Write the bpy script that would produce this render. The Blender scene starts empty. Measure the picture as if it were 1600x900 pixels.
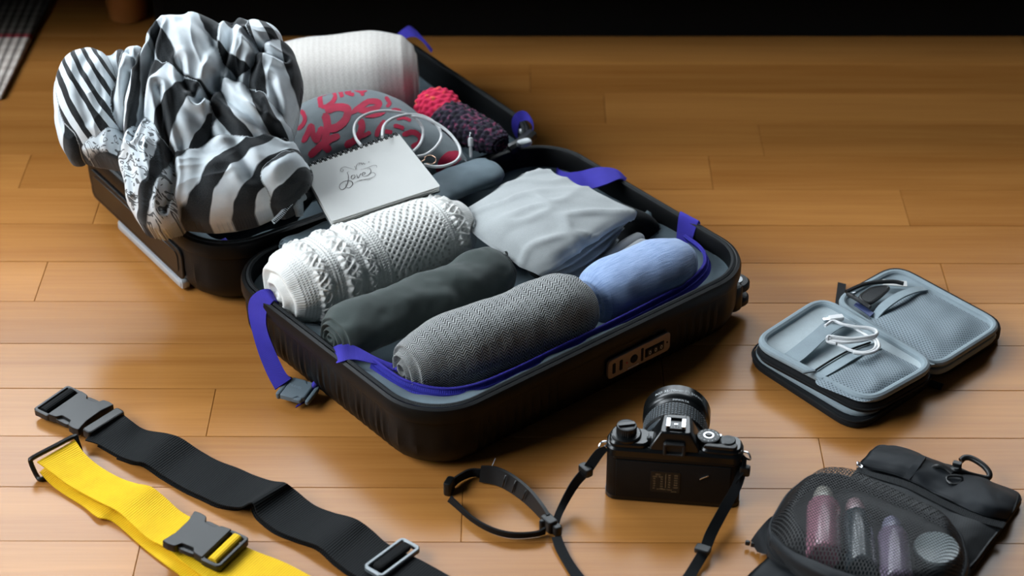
import bpy, math, random
import numpy as np
from mathutils import Vector, Matrix

random.seed(7)
S = bpy.context.scene
COL = S.collection
PI = math.pi

# ------------------------------------------------------------------ camera
F_PX, CAM_H = 3300.0, 1.47
PITCH = math.atan(2187.0 / F_PX)
cam_d = bpy.data.cameras.new('camera')
cam = bpy.data.objects.new('camera', cam_d)
COL.objects.link(cam)
cam.location = (0, 0, CAM_H)
cam.rotation_euler = (PI / 2 - PITCH, 0, 0)
cam_d.sensor_width = 36.0
cam_d.lens = F_PX / 1600.0 * 36.0
cam_d.dof.use_dof = True
cam_d.dof.focus_distance = 2.45
cam_d.dof.aperture_fstop = 4.5
S.camera = cam

# ------------------------------------------------------------------ world, exposure
w = bpy.data.worlds.new('dim_room_air')
S.world = w
w.use_nodes = True
bg = w.node_tree.nodes['Background']
bg.inputs[0].default_value = (0.62, 0.78, 1.0, 1)
bg.inputs[1].default_value = 0.02
S.view_settings.view_transform = 'Standard'
S.view_settings.look = 'None'
S.view_settings.gamma = 1.0
S.view_settings.use_curve_mapping = False
S.view_settings.exposure = 0.27
WINDOW_BACK, WINDOW_LEFT = 6.0, 11.0        # brightness of the panes of the two windows

# ------------------------------------------------------------------ helpers
_c, _s = math.cos(PITCH), math.sin(PITCH)


def at(x, y, z=0.0):
    """the point of height z (metres) seen at a pixel of the photograph"""
    u = (x - 800.0) / F_PX
    v = -(y - 450.0) / F_PX
    d = np.array([u, _c + v * _s, -_s + v * _c])
    return np.array([0, 0, CAM_H]) + (z - CAM_H) / d[2] * d


def ats(pts):
    return np.array([at(*p) for p in pts])


def srgb(h):
    h = h.lstrip('#')
    v = [int(h[i:i + 2], 16) / 255.0 for i in (0, 2, 4)]
    return tuple((c / 12.92 if c <= 0.04045 else ((c + 0.055) / 1.055) ** 2.4) for c in v) + (1.0,)


WLOC = {}


def props(o, label=None, cat=None, group=None, kind=None):
    if label:
        o['label'] = label
    if cat:
        o['category'] = cat
    if group:
        o['group'] = group
    if kind:
        o['kind'] = kind
    return o


def thing(name, label, cat, loc, group=None, kind=None):
    o = bpy.data.objects.new(name, None)
    o.empty_display_size = 0.05
    COL.objects.link(o)
    o.location = tuple(loc)
    WLOC[o.name] = np.array(loc, float)
    return props(o, label, cat, group, kind)


def obj(name, VF, mat, parent=None, smooth=True, label=None, cat=None, group=None, kind=None, uv=None, uv2=None):
    V, F = VF[0], VF[1]
    if len(VF) > 2 and uv is None:
        uv = VF[2]
    V = np.array(V, float)
    if parent is not None:
        org = WLOC[parent.name]
    else:
        org = np.array([(V[:, 0].min() + V[:, 0].max()) / 2, (V[:, 1].min() + V[:, 1].max()) / 2, V[:, 2].min()])
    me = bpy.data.meshes.new(name)
    me.from_pydata((V - org).tolist(), [], F.tolist() if isinstance(F, np.ndarray) else F)
    for layer, data in (('UVMap', uv), ('UVTwo', uv2)):
        if data is not None:
            ul = me.uv_layers.new(name=layer)
            li = np.empty(len(me.loops), int)
            me.loops.foreach_get('vertex_index', li)
            ul.data.foreach_set('uv', np.asarray(data, float)[li].ravel())
    for m in (mat if isinstance(mat, (list, tuple)) else [mat]):
        me.materials.append(m)
    if smooth:
        me.polygons.foreach_set('use_smooth', [True] * len(me.polygons))
        if smooth != 'all':
            try:
                me.set_sharp_from_angle(angle=math.radians(30))
            except Exception:
                pass
    for pg in me.polygons:
        if pg.loop_total > 4:
            pg.use_smooth = False
    me.update()
    o = bpy.data.objects.new(name, me)
    COL.objects.link(o)
    if parent is not None:
        o.parent = parent
    else:
        o.location = org
    WLOC[o.name] = org
    return props(o, label, cat, group, kind)


def join(*parts):
    Vs, Fs, Us, n = [], [], [], 0
    for p in parts:
        V = np.asarray(p[0], float)
        Vs.append(V)
        Fs += [[i + n for i in f] for f in (p[1].tolist() if isinstance(p[1], np.ndarray) else p[1])]
        Us.append(np.asarray(p[2], float) if len(p) > 2 and p[2] is not None else np.zeros((len(V), 2)))
        n += len(V)
    return np.vstack(Vs), Fs, np.vstack(Us)


def grid(P, cu=False, cv=False):
    """P (nu, nv, 3) -> verts, quads, uv"""
    nu, nv = P.shape[:2]
    idx = np.arange(nu * nv).reshape(nu, nv)
    if cu:
        idx = np.vstack([idx, idx[:1]])
    if cv:
        idx = np.hstack([idx, idx[:, :1]])
    F = np.stack([idx[:-1, :-1], idx[1:, :-1], idx[1:, 1:], idx[:-1, 1:]], -1).reshape(-1, 4)
    U = np.stack(np.meshgrid(np.linspace(0, 1, nu), np.linspace(0, 1, nv), indexing='ij'), -1).reshape(-1, 2)
    return P.reshape(-1, 3), F, U


def loft(loops, cap0=True, cap1=True):
    P = np.array(loops, float)
    V, F, U = grid(P, False, True)
    F = F.tolist()
    n = P.shape[1]
    if cap0:
        F.append(list(range(n)))
    if cap1:
        k = (P.shape[0] - 1) * n
        F.append([k + i for i in range(n - 1, -1, -1)])
    return V, F, U


def rrect(L, W, r, n=6, m=0):
    """rounded rectangle loop, counter-clockwise, m extra points along each straight side"""
    r = max(min(r, L / 2 - 1e-4, W / 2 - 1e-4), 1e-4)
    pts = []
    cs = ((1, 1, 0), (-1, 1, 90), (-1, -1, 180), (1, -1, 270))
    for q, (sx, sy, a0) in enumerate(cs):
        for k in range(n + 1):
            t = math.radians(a0 + 90.0 * k / n)
            pts.append((sx * (L / 2 - r) + r * math.cos(t), sy * (W / 2 - r) + r * math.sin(t)))
        if m:
            nx = cs[(q + 1) % 4]
            t = math.radians(nx[2])
            e = np.array((nx[0] * (L / 2 - r) + r * math.cos(t), nx[1] * (W / 2 - r) + r * math.sin(t)))
            s = np.array(pts[-1])
            for k in range(1, m + 1):
                pts.append(tuple(s + (e - s) * k / (m + 1)))
    return np.array(pts)


def lev(p2, z):
    return np.c_[p2, np.full(len(p2), z)]


def rbox(L, W, H, r=0.004, b=0.0015, n=4):
    """rounded box, base centre at the origin"""
    r = max(r, b + 2e-4)
    return loft([lev(rrect(L - 2 * b, W - 2 * b, r - b, n), 0), lev(rrect(L - b * .6, W - b * .6, r - b * .3, n), b * .3),
                 lev(rrect(L, W, r, n), b), lev(rrect(L, W, r, n), H - b),
                 lev(rrect(L - b * .6, W - b * .6, r - b * .3, n), H - b * .3), lev(rrect(L - 2 * b, W - 2 * b, r - b, n), H)])


def rot(ax, a):
    return np.array(Matrix.Rotation(a, 3, ax))


def xf(VF, loc=(0, 0, 0), R=None, s=1.0):
    V = np.asarray(VF[0], float) * s
    if R is not None:
        V = V @ np.asarray(R).T
    return (V + np.asarray(loc, float),) + tuple(VF[1:])


def lathe(prof, n=24, cap0=True, cap1=True):
    a = np.linspace(0, 2 * PI, n, endpoint=False)
    return loft([np.stack([r * np.cos(a), r * np.sin(a), np.full(n, z)], -1) for r, z in prof], cap0, cap1)


def catmull(P, n=8, closed=False):
    P = np.asarray(P, float)
    if closed:
        Q = np.vstack([P[-1:], P, P[:2]])
    else:
        Q = np.vstack([2 * P[0] - P[1], P, 2 * P[-1] - P[-2]])
    out = []
    t = np.linspace(0, 1, n, endpoint=False)[:, None]
    for i in range(1, len(Q) - 2):
        a, b, c, d = Q[i - 1], Q[i], Q[i + 1], Q[i + 2]
        out.append(0.5 * (2 * b + (c - a) * t + (2 * a - 5 * b + 4 * c - d) * t ** 2 + (3 * b - a - 3 * c + d) * t ** 3))
    out = np.vstack(out)
    if not closed:
        out = np.vstack([out, P[-1:]])
    return out


def tube(path, r, n=8, closed=False, caps=True):
    P = np.asarray(path, float)
    m = len(P)
    T = np.gradient(P, axis=0) if not closed else np.roll(P, -1, 0) - np.roll(P, 1, 0)
    T /= np.linalg.norm(T, axis=1)[:, None] + 1e-12
    N = np.cross(T[0], [0, 0, 1.0])
    if np.linalg.norm(N) < 1e-3:
        N = np.array([1.0, 0, 0])
    r = np.broadcast_to(r, (m,))
    a = np.linspace(0, 2 * PI, n, endpoint=False)
    loops = []
    for i in range(m):
        N = N - T[i] * N.dot(T[i])
        N /= np.linalg.norm(N) + 1e-12
        B = np.cross(T[i], N)
        loops.append(P[i] + r[i] * (np.cos(a)[:, None] * N + np.sin(a)[:, None] * B))
    if closed:
        return grid(np.array(loops), True, True)
    return loft(loops, caps, caps)


def strip(A, B, th=0.0016, n=8, m=5, smooth=True, bulge=0.0):
    """webbing between two edge lines (world points), with thickness; uv in metres-like units"""
    A = catmull(A, n) if smooth else np.asarray(A, float)
    B = catmull(B, n) if smooth else np.asarray(B, float)
    t = np.linspace(0, 1, m)[None, :, None]
    P = A[:, None] * (1 - t) + B[:, None] * t
    du = np.gradient(P, axis=0)
    dv = np.gradient(P, axis=1)
    N = np.cross(du, dv)
    N /= np.linalg.norm(N, axis=2)[..., None] + 1e-12
    if N[..., 2].mean() < 0:
        N = -N
    if bulge:
        P = P + N * (bulge * (1 - (2 * t - 1) ** 2))
    top, bot = P + N * th / 2, P - N * th / 2
    ring = np.concatenate([top, bot[:, ::-1]], axis=1)
    V, F, U = loft(ring)
    s = np.r_[0, np.cumsum(np.linalg.norm(np.diff(P[:, m // 2], axis=0), axis=1))]
    wid = np.linalg.norm(A - B, axis=1).mean()
    vv = np.r_[np.linspace(0, 1, m), np.linspace(1, 0, m)] * wid
    U = np.stack([np.repeat(s, 2 * m), np.tile(vv, len(s))], -1)
    return V, F, U


def off(poly, d):
    """offset a closed 2D loop outward (counter-clockwise) by d"""
    poly = np.asarray(poly, float)
    t = np.roll(poly, -1, 0) - np.roll(poly, 1, 0)
    t /= np.linalg.norm(t, axis=1)[:, None] + 1e-12
    return poly + d * np.stack([t[:, 1], -t[:, 0]], -1)


def rpoly(C, r, n=6, m=6):
    """rounded polygon from 2D corners (counter-clockwise)"""
    C = np.asarray(C, float)
    k = len(C)
    r = np.broadcast_to(r, (k,))
    pts = []
    for i in range(k):
        p, a, b = C[i], C[i - 1], C[(i + 1) % k]
        d0 = (a - p) / np.linalg.norm(a - p)
        d1 = (b - p) / np.linalg.norm(b - p)
        s, e = p + d0 * r[i], p + d1 * r[i]
        for t in np.linspace(0, 1, n + 1):
            pts.append((1 - t) ** 2 * s + 2 * t * (1 - t) * p + t * t * e)
        nx, r2 = C[(i + 1) % k], r[(i + 1) % k]
        e2 = nx - d1 * r2
        for t in np.linspace(0, 1, m + 2)[1:-1]:
            pts.append(e + (e2 - e) * t)
    pts = np.array(pts)
    area = 0.5 * np.sum(pts[:, 0] * np.roll(pts[:, 1], -1) - np.roll(pts[:, 0], -1) * pts[:, 1])
    return pts if area > 0 else pts[::-1]


def prism(poly, z0, z1, b=0.001):
    return loft([lev(off(poly, -b), z0), lev(poly, z0 + b), lev(poly, z1 - b), lev(off(poly, -b * .3), z1 - b * .3), lev(off(poly, -b), z1)])


def _hash(ix, iy, iz, seed):
    h = (ix * 374761393 + iy * 668265263 + iz * 2147483647 + seed * 974711) & 0x7fffffff
    h = ((h ^ (h >> 13)) * 1274126177) & 0x7fffffff
    return ((h ^ (h >> 16)) & 0xffff) / 65535.0


def vnoise(P, scale=1.0, seed=0, octaves=1):
    """smooth value noise in -1..1"""
    P = np.asarray(P, float) * scale
    out, amp, tot = 0.0, 1.0, 0.0
    for o in range(octaves):
        Q = P * 2 ** o + 17.3 * o + 100
        I = np.floor(Q).astype(np.int64)
        f = Q - I
        f = f * f * (3 - 2 * f)
        r = 0.0
        for dx in (0, 1):
            for dy in (0, 1):
                for dz in (0, 1):
                    wgt = (f[..., 0] if dx else 1 - f[..., 0]) * (f[..., 1] if dy else 1 - f[..., 1]) * (f[..., 2] if dz else 1 - f[..., 2])
                    r = r + wgt * _hash(I[..., 0] + dx, I[..., 1] + dy, I[..., 2] + dz, seed + o)
        out = out + amp * (2 * r - 1)
        tot += amp
        amp *= 0.5
    return out / tot


def sstep(a, b, x):
    t = np.clip((x - a) / (b - a), 0, 1)
    return t * t * (3 - 2 * t)


def text_mesh(txt, size, bold=0.0):
    """flat lettering from Blender's own font, centred, in the XY plane"""
    cu = bpy.data.curves.new('lettering', 'FONT')
    cu.body = txt
    cu.size = size
    cu.align_x = 'CENTER'
    cu.align_y = 'CENTER'
    cu.offset = bold
    cu.resolution_u = 2
    o = bpy.data.objects.new('lettering', cu)
    COL.objects.link(o)
    dg = bpy.context.evaluated_depsgraph_get()
    me = o.evaluated_get(dg).to_mesh()
    V = np.array([v.co[:] for v in me.vertices]).reshape(-1, 3)
    F = [list(p.vertices) for p in me.polygons]
    o.evaluated_get(dg).to_mesh_clear()
    bpy.data.objects.remove(o)
    bpy.data.curves.remove(cu)
    return V, F


# ------------------------------------------------------------------ materials
class NT:
    def __init__(self, name):
        self.m = bpy.data.materials.new(name)
        self.m.use_nodes = True
        self.t = self.m.node_tree
        self.p = self.t.nodes['Principled BSDF']
        self.out = self.t.nodes['Material Output']

    def n(self, typ, **kw):
        nd = self.t.nodes.new(typ)
        for k, v in kw.items():
            if k.startswith('i_'):
                nd.inputs[k[2:].replace('_', ' ')].default_value = v
            elif k.startswith('n_'):
                nd.inputs[int(k[2:])].default_value = v
            else:
                setattr(nd, k, v)
        return nd

    def l(self, a, b):
        self.t.links.new(a, b)

    def math(self, op, a, b=None, c=None):
        nd = self.n('ShaderNodeMath', operation=op)
        for i, v in enumerate((a, b, c)):
            if v is None:
                continue
            if isinstance(v, (int, float)):
                nd.inputs[i].default_value = v
            else:
                self.l(v, nd.inputs[i])
        return nd.outputs[0]

    def ramp(self, fac, stops, interp='LINEAR'):
        nd = self.n('ShaderNodeValToRGB')
        nd.color_ramp.interpolation = interp
        els = nd.color_ramp.elements
        while len(els) < len(stops):
            els.new(0.5)
        for e, (pos, colr) in zip(els, stops):
            e.position = pos
            e.color = colr
        self.l(fac, nd.inputs[0])
        return nd.outputs[0]

    def mix(self, fac, a, b, mode='MIX'):
        nd = self.n('ShaderNodeMix', data_type='RGBA', blend_type=mode)
        for sock, v in ((nd.inputs[0], fac), (nd.inputs[6], a), (nd.inputs[7], b)):
            if isinstance(v, (int, float)):
                sock.default_value = v
            elif isinstance(v, tuple):
                sock.default_value = v
            else:
                self.l(v, sock)
        return nd.outputs[2]

    def noise(self, vec, scale, detail=2.0, rough=0.5, dist=0.0):
        nd = self.n('ShaderNodeTexNoise')
        nd.inputs['Scale'].default_value = scale
        nd.inputs['Detail'].default_value = detail
        nd.inputs['Roughness'].default_value = rough
        nd.inputs['Distortion'].default_value = dist
        if vec is not None:
            self.l(vec, nd.inputs['Vector'])
        return nd.outputs['Fac']

    def bump(self, h, strength=0.3, dist=0.001):
        nd = self.n('ShaderNodeBump')
        nd.inputs['Strength'].default_value = strength
        nd.inputs['Distance'].default_value = dist
        self.l(h, nd.inputs['Height'])
        self.l(nd.outputs[0], self.p.inputs['Normal'])

    def coord(self, which='Object'):
        return self.n('ShaderNodeTexCoord').outputs[which]

    def mapping(self, vec, scale=(1, 1, 1), rotz=0.0):
        nd = self.n('ShaderNodeMapping')
        nd.inputs['Scale'].default_value = scale
        nd.inputs['Rotation'].default_value = (0, 0, rotz)
        self.l(vec, nd.inputs['Vector'])
        return nd.outputs[0]


def scl(c, k):
    return (min(c[0] * k, 1), min(c[1] * k, 1), min(c[2] * k, 1), 1)


def mat(name, color, rough=0.6, metal=0.0, var=0.12, vscale=30.0, bump=0.0, bscale=400.0, sheen=0.0, coat=0.0, spec=0.5, alpha=1.0):
    k = NT(name)
    c = srgb(color) if isinstance(color, str) else color
    co = k.coord()
    k.l(k.ramp(k.noise(co, vscale, 3), [(0.3, scl(c, 1 - var)), (0.7, scl(c, 1 + var))]), k.p.inputs['Base Color'])
    k.p.inputs['Roughness'].default_value = rough
    k.p.inputs['Metallic'].default_value = metal
    k.p.inputs['Specular IOR Level'].default_value = spec
    if sheen:
        k.p.inputs['Sheen Weight'].default_value = sheen
        k.p.inputs['Sheen Roughness'].default_value = 0.5
    if coat:
        k.p.inputs['Coat Weight'].default_value = coat
        k.p.inputs['Coat Roughness'].default_value = 0.15
    if bump:
        k.bump(k.noise(co, bscale, 3), bump, 0.001)
    return k.m


def webbing(name, color, ribs=900.0, rough=0.7, dark=0.72):
    """woven strap: fine ribs across the length (uv.x runs along the strap in metres)"""
    k = NT(name)
    c = srgb(color)
    uv = k.coord('UV')
    sp = k.n('ShaderNodeSeparateXYZ')
    k.l(uv, sp.inputs[0])
    a = k.math('SINE', k.math('MULTIPLY', sp.outputs[0], ribs * 2))
    b = k.math('SINE', k.math('MULTIPLY', sp.outputs[1], ribs * 3))
    h = k.math('ADD', k.math('MULTIPLY', a, 0.5), k.math('MULTIPLY', b, 0.08))
    h = k.math('ADD', h, 0.5)
    base = k.mix(h, scl(c, dark), scl(c, 1.06))
    nz = k.noise(k.coord(), 60, 3)
    k.l(k.mix(0.25, base, k.ramp(nz, [(0.3, scl(c, .75)), (0.7, scl(c, 1.15))])), k.p.inputs['Base Color'])
    k.p.inputs['Roughness'].default_value = rough
    k.p.inputs['Specular IOR Level'].default_value = 0.25
    k.bump(h, 0.6, 0.0006)
    return k.m


def fabric(name, color, weave=1400.0, rough=0.9, var=0.15, vscale=14.0, bump=0.5, sheen=0.15):
    k = NT(name)
    c = srgb(color)
    co = k.coord()
    big = k.ramp(k.noise(co, vscale, 4), [(0.3, scl(c, 1 - var)), (0.7, scl(c, 1 + var))])
    fine = k.noise(co, weave, 2)
    k.l(k.mix(0.22, big, k.ramp(fine, [(0.35, scl(c, .55)), (0.65, scl(c, 1.35))])), k.p.inputs['Base Color'])
    k.p.inputs['Roughness'].default_value = rough
    k.p.inputs['Specular IOR Level'].default_value = 0.2
    k.p.inputs['Sheen Weight'].default_value = sheen
    k.bump(fine, bump, 0.0006)
    return k.m


M = {}
M['shell'] = mat('black_ribbed_plastic', '#0b0c0d', 0.45, var=0.1, bump=0.12, bscale=900, spec=.25)
M['rim'] = mat('glossy_black_plastic', '#0e1113', 0.28, var=0.05)
M['plastic'] = mat('black_moulded_plastic', '#0b0d0e', 0.42, var=0.08, bump=0.1, bscale=1200)
M['rubber'] = mat('black_rubber', '#101214', 0.55, var=0.1)
M['lining'] = fabric('slate_lining_cloth', '#5f6f78', 1800, 0.75, 0.1)
M['purple'] = webbing('violet_webbing', '#4038ae', 2300)
M['zip'] = webbing('violet_zip_tape', '#2b2a98', 1300)
M['zipblack'] = webbing('black_zip_teeth', '#1b1e20', 1600)
M['silver'] = mat('silver_plastic', '#b9bcbf', 0.35, 0.3, 0.05)
M['steel'] = mat('polished_steel', '#c9ccd0', 0.22, 1.0, 0.03)
M['bronze'] = mat('brushed_bronze_plate', '#94867c', 0.4, 0.35, 0.08, 60)
M['hole'] = mat('dark_slot', '#060606', 0.8)
M['white'] = mat('white_plastic', '#dfe3e6', 0.35, var=0.03)
M['greybuckle'] = mat('slate_grey_plastic', '#5d6a72', 0.42, var=0.08)
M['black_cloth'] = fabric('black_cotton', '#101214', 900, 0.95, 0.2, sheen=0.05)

# ------------------------------------------------------------------ room
def wood(name, light, dark, gloss=0.24):
    k = NT(name)
    co = k.coord()
    inf = k.n('ShaderNodeObjectInfo')
    rnd = inf.outputs['Random']
    cmb = k.n('ShaderNodeCombineXYZ')
    k.l(k.math('MULTIPLY', rnd, 37.0), cmb.inputs[0])
    k.l(k.math('MULTIPLY', rnd, 91.0), cmb.inputs[1])
    add = k.n('ShaderNodeVectorMath', operation='ADD')
    k.l(co, add.inputs[0])
    k.l(cmb.outputs[0], add.inputs[1])
    v = add.outputs[0]
    g1 = k.noise(k.mapping(v, (1.5, 22, 5)), 1.0, 4, 0.55, 0.6)
    g2 = k.noise(k.mapping(v, (5, 230, 20)), 1.0, 3, 0.6)
    g3 = k.noise(k.mapping(v, (2.5, 6, 2)), 1.0, 2)
    base = k.ramp(g1, [(0.28, srgb(dark)), (0.72, srgb(light))])
    base = k.mix(0.28, base, k.ramp(g2, [(0.35, srgb(dark)), (0.65, srgb(light))]))
    base = k.mix(0.35, base, k.ramp(rnd, [(0.0, scl(srgb(dark), .85)), (1.0, scl(srgb(light), 1.05))]))
    base = k.mix(k.math('MULTIPLY', g3, 0.25), base, scl(srgb(dark), .8))
    k.l(base, k.p.inputs['Base Color'])
    k.p.inputs['Roughness'].default_value = gloss
    k.p.inputs['Specular IOR Level'].default_value = 0.22
    k.bump(g2, 0.10, 0.0004)
    return k.m


M['plank'] = wood('varnished_honey_wood', '#c68a49', '#985f28')
M['subfloor'] = mat('dark_joint', '#1c0f05', 0.9)
M['wall'] = mat('dim_painted_plaster', '#3a3733', 0.9)
M['frame'] = mat('painted_window_frame', '#4d4a46', 0.6)

floor = obj('floor', xf(rbox(6.6, 6.0, 0.05, 0.01, 0.002), (0, 2.0, -0.0665)), M['subfloor'], kind='structure')
ROW, Y0 = 0.09165, 1.7276
JOINTS = {0: 722, 1: 1287, 2: 328, 5: 60, 9: 1190}
FYAW = -0.004
for k in range(-6, 25):
    ya, yb = Y0 + k * ROW, Y0 + (k + 1) * ROW
    rr_ = random.Random(100 + k)
    if k in JOINTS:
        x0 = at(JOINTS[k], 850 - 80 * k if k < 3 else 300, 0)[0]
        x0 = (JOINTS[k] - 800) / F_PX * math.hypot((ya + yb) / 2, CAM_H) * 0.995
    else:
        x0 = rr_.uniform(-0.8, 0.2)
    cuts = [x0]
    while cuts[0] > -2.3:
        cuts.insert(0, cuts[0] - rr_.uniform(0.75, 1.25))
    while cuts[-1] < 2.3:
        cuts.append(cuts[-1] + rr_.uniform(0.75, 1.25))
    for xa, xb in zip(cuts[:-1], cuts[1:]):
        g = 0.00025
        lift = rr_.uniform(-0.00025, 0.0)
        L, W = xb - xa - 2 * g, yb - ya - 2 * g
        b = 0.0005
        loops = [[(-L / 2, -W / 2, -.015), (L / 2, -W / 2, -.015), (L / 2, W / 2, -.015), (-L / 2, W / 2, -.015)],
                 [(-L / 2, -W / 2, -b), (L / 2, -W / 2, -b), (L / 2, W / 2, -b), (-L / 2, W / 2, -b)],
                 [(-L / 2 + b, -W / 2 + b, 0), (L / 2 - b, -W / 2 + b, 0), (L / 2 - b, W / 2 - b, 0), (-L / 2 + b, W / 2 - b, 0)]]
        V, F, U = loft(loops, False, True)
        me = bpy.data.meshes.new('plank')
        me.from_pydata(V.tolist(), [], F)
        me.materials.append(M['plank'])
        o = bpy.data.objects.new('plank', me)
        COL.objects.link(o)
        o.parent = floor
        o.location = Vector(((xa + xb) / 2, (ya + yb) / 2 + FYAW * (xa + xb) / 2, lift)) - Vector(WLOC[floor.name])
        o.rotation_euler = (0, 0, FYAW)

# back wall with the tall window whose light rakes over the floor
WY = 4.0
SILL, HEAD = 1.3, 2.8


def wall_xz(x0, x1, z0, z1, y0, y1):
    return xf(rbox(x1 - x0, y1 - y0, z1 - z0, 0.004, 0.002), ((x0 + x1) / 2, (y0 + y1) / 2, z0))


obj('wall_back', join(wall_xz(-3.2, 3.2, -0.01, SILL, WY, WY + .12), wall_xz(-3.2, 3.2, HEAD, 2.95, WY, WY + .12),
                      wall_xz(-3.2, -2.3, SILL, HEAD, WY, WY + .12), wall_xz(1.75, 3.2, SILL, HEAD, WY, WY + .12)),
    M['wall'], kind='structure')


def pane_mat(name, colr, power):
    k = NT(name)
    k.p.inputs['Base Color'].default_value = (0.8, 0.85, 0.9, 1)
    k.p.inputs['Emission Color'].default_value = colr
    k.p.inputs['Emission Strength'].default_value = power
    return k.m


M['day2'] = pane_mat('bright_overcast_side_pane', (0.86, 0.94, 1.0, 1), WINDOW_LEFT)
edges = [-2.3, -1.6, -0.82, 0.10, 0.95, 1.75]
fr = [wall_xz(-2.3, 1.75, SILL, SILL + .05, WY - .03, WY + .1), wall_xz(-2.3, 1.75, HEAD - .05, HEAD, WY - .03, WY + .1)]
for i, e in enumerate(edges):
    hw = 0.03 if i in (0, 5) else 0.055
    fr.append(wall_xz(e - hw, e + hw, SILL, HEAD, WY - .02, WY + .1))
win = obj('window_1', join(*fr), M['frame'], kind='structure')
# left panes emit more, to put extra sheen on the floor at the left
for i, (a, b) in enumerate(zip(edges[:-1], edges[1:])):
    pm = pane_mat('bright_overcast_pane', (0.86, 0.94, 1.0, 1), WINDOW_BACK * (2.1, 1.9, 1.2, 1.0, 1.0)[i])
    obj('pane', wall_xz(a + .05, b - .05, SILL + .05, HEAD - .05, WY + .03, WY + .04), pm, win)

WX = -2.35
LZ0, LZ1, LY0, LY1 = 1.0, 2.75, .3, 2.7
LW = [wall_xz(-1.2, 4.0, -.01, LZ0, 0, .12), wall_xz(-1.2, 4.0, LZ1, 2.95, 0, .12), wall_xz(-1.2, LY0, LZ0, LZ1, 0, .12), wall_xz(LY1, 4.0, LZ0, LZ1, 0, .12)]
RZ = rot('Z', PI / 2)
obj('wall_left', xf(join(*LW), (WX, 0, 0), RZ), M['wall'], kind='structure')
fr = [wall_xz(LY0, LY1, LZ0, LZ0 + .05, -.02, .1), wall_xz(LY0, LY1, LZ1 - .05, LZ1, -.02, .1)]
le = np.linspace(LY0, LY1, 4)
for e in le:
    fr.append(wall_xz(e - .03, e + .03, LZ0, LZ1, -.02, .1))
win2 = obj('window_2', xf(join(*fr), (WX, 0, 0), RZ), M['frame'], kind='structure')
for a, b in zip(le[:-1], le[1:]):
    obj('pane', xf(wall_xz(a + .03, b - .03, LZ0 + .05, LZ1 - .05, .05, .06), (WX, 0, 0), RZ), M['day2'], win2)

# ------------------------------------------------------------------ dark sofa with wooden legs, standing in front of the window wall
M['sofa'] = fabric('black_upholstery', '#040404', 500, 0.95, 0.2, sheen=0.0)
M['legwood'] = wood('turned_leg_wood', '#b0713a', '#7e4a20', 0.4)
lp = at(196, 40)
sofa = thing('sofa', 'long black upholstered sofa on turned wooden legs in the dark background', 'sofa', (lp[0] + 1.3, 3.3, 0))
sx0, sx1, sy0, sy1 = lp[0] - .95, lp[0] + 2.75, 2.93, 3.78  # left run is out of view, lengthened to shade the floor there
SW = sx1 - sx0
obj('frame', xf(rbox(SW, sy1 - sy0 + .12, .17, .03, .012), ((sx0 + sx1) / 2, (sy0 + sy1) / 2 - .06, .13)), M['sofa'], sofa)  # front overhang is out of view, added to shade the floor before it
px0 = lp[0] + .05
obj('plinth', xf(rbox(sx1 - px0, .8, .135, .02, .004), ((sx1 + px0) / 2, 2.915 + .4, 0)), M['sofa'], sofa)
for i in range(3):
    obj('seat_cushion', xf(rbox((SW - .4) / 3 - .01, .76, .17, .05, .03, 6), (sx0 + .2 + (i + .5) * (SW - .4) / 3, sy0 + .27, .295)), M['sofa'], sofa)
obj('backrest', xf(rbox(SW, .2, .62, .08, .05, 6), ((sx0 + sx1) / 2, sy1 - .1, .28)), M['sofa'], sofa)
for sx in (sx0 + .1, sx1 - .1):
    obj('armrest', xf(rbox(.2, sy1 - sy0, .32, .06, .05, 6), (sx, (sy0 + sy1) / 2, .26)), M['sofa'], sofa)
for lx in (sx0 + .08, lp[0], sx1 - .08):
    for ly in (lp[1] + .03, sy1 - .08):
        obj('leg', xf(lathe([(.024, 0), (.029, .003), (.031, .02), (.034, .08), (.036, .135)], 28), (lx, ly, .0095 if lx < lp[0] - .1 else 0)), M['legwood'], sofa, label='turned tan wooden leg')

# ------------------------------------------------------------------ woven rug at the edge of the room
k = NT('woven_rug')
co = k.coord()
sp = k.n('ShaderNodeSeparateXYZ')
k.l(co, sp.inputs[0])
band = k.noise(k.mapping(co, (2, 60, 1)), 1.0, 3)
c1 = k.ramp(band, [(0.3, srgb('#b7a69c')), (0.7, srgb('#ded4ca'))])
c2 = k.ramp(band, [(0.3, srgb('#3b352f')), (0.7, srgb('#6b635a'))])
RUGSPLIT = k.math('GREATER_THAN', sp.outputs[1], 0.0)
colr = k.mix(RUGSPLIT, c1, c2)
red = k.math('LESS_THAN', k.math('ABSOLUTE', k.math('ADD', sp.outputs[1], 0.004)), 0.006)
k.l(k.mix(red, colr, srgb('#8c2a33')), k.p.inputs['Base Color'])
k.p.inputs['Roughness'].default_value = 0.95
wv = k.n('ShaderNodeTexWave')
wv.inputs['Scale'].default_value = 60
k.l(k.mapping(co, (.4, 1, 1)), wv.inputs['Vector'])
k.bump(wv.outputs['Fac'], 0.9, 0.003)
M['rug'] = k.m
e0, e1 = at(78, 0, .008)[:2], at(2, 150, .008)[:2]
dr = (e0 - e1) / np.linalg.norm(e0 - e1)
nl = np.array([-dr[1], dr[0]])
q0, q1 = e1 - dr * .0 , e0 + dr * .35
poly = np.array([q0, q1, q1 + nl * .9, q0 + nl * .9 - dr * .0])
poly = rpoly(poly, .004, 2, 40)
ctr = at(20, 62, 0)
rug = obj('rug', xf(prism(poly, 0.0005, .009, .003), (0, 0, 0)), M['rug'], label='flat woven rug with pale and dark bands and a thin red line', cat='rug')
# shift the origin so that the band border lies where the red line is woven
d_ = ctr[1] - rug.location.y
for v in rug.data.vertices:
    v.co.y -= d_
rug.location.y += d_

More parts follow.
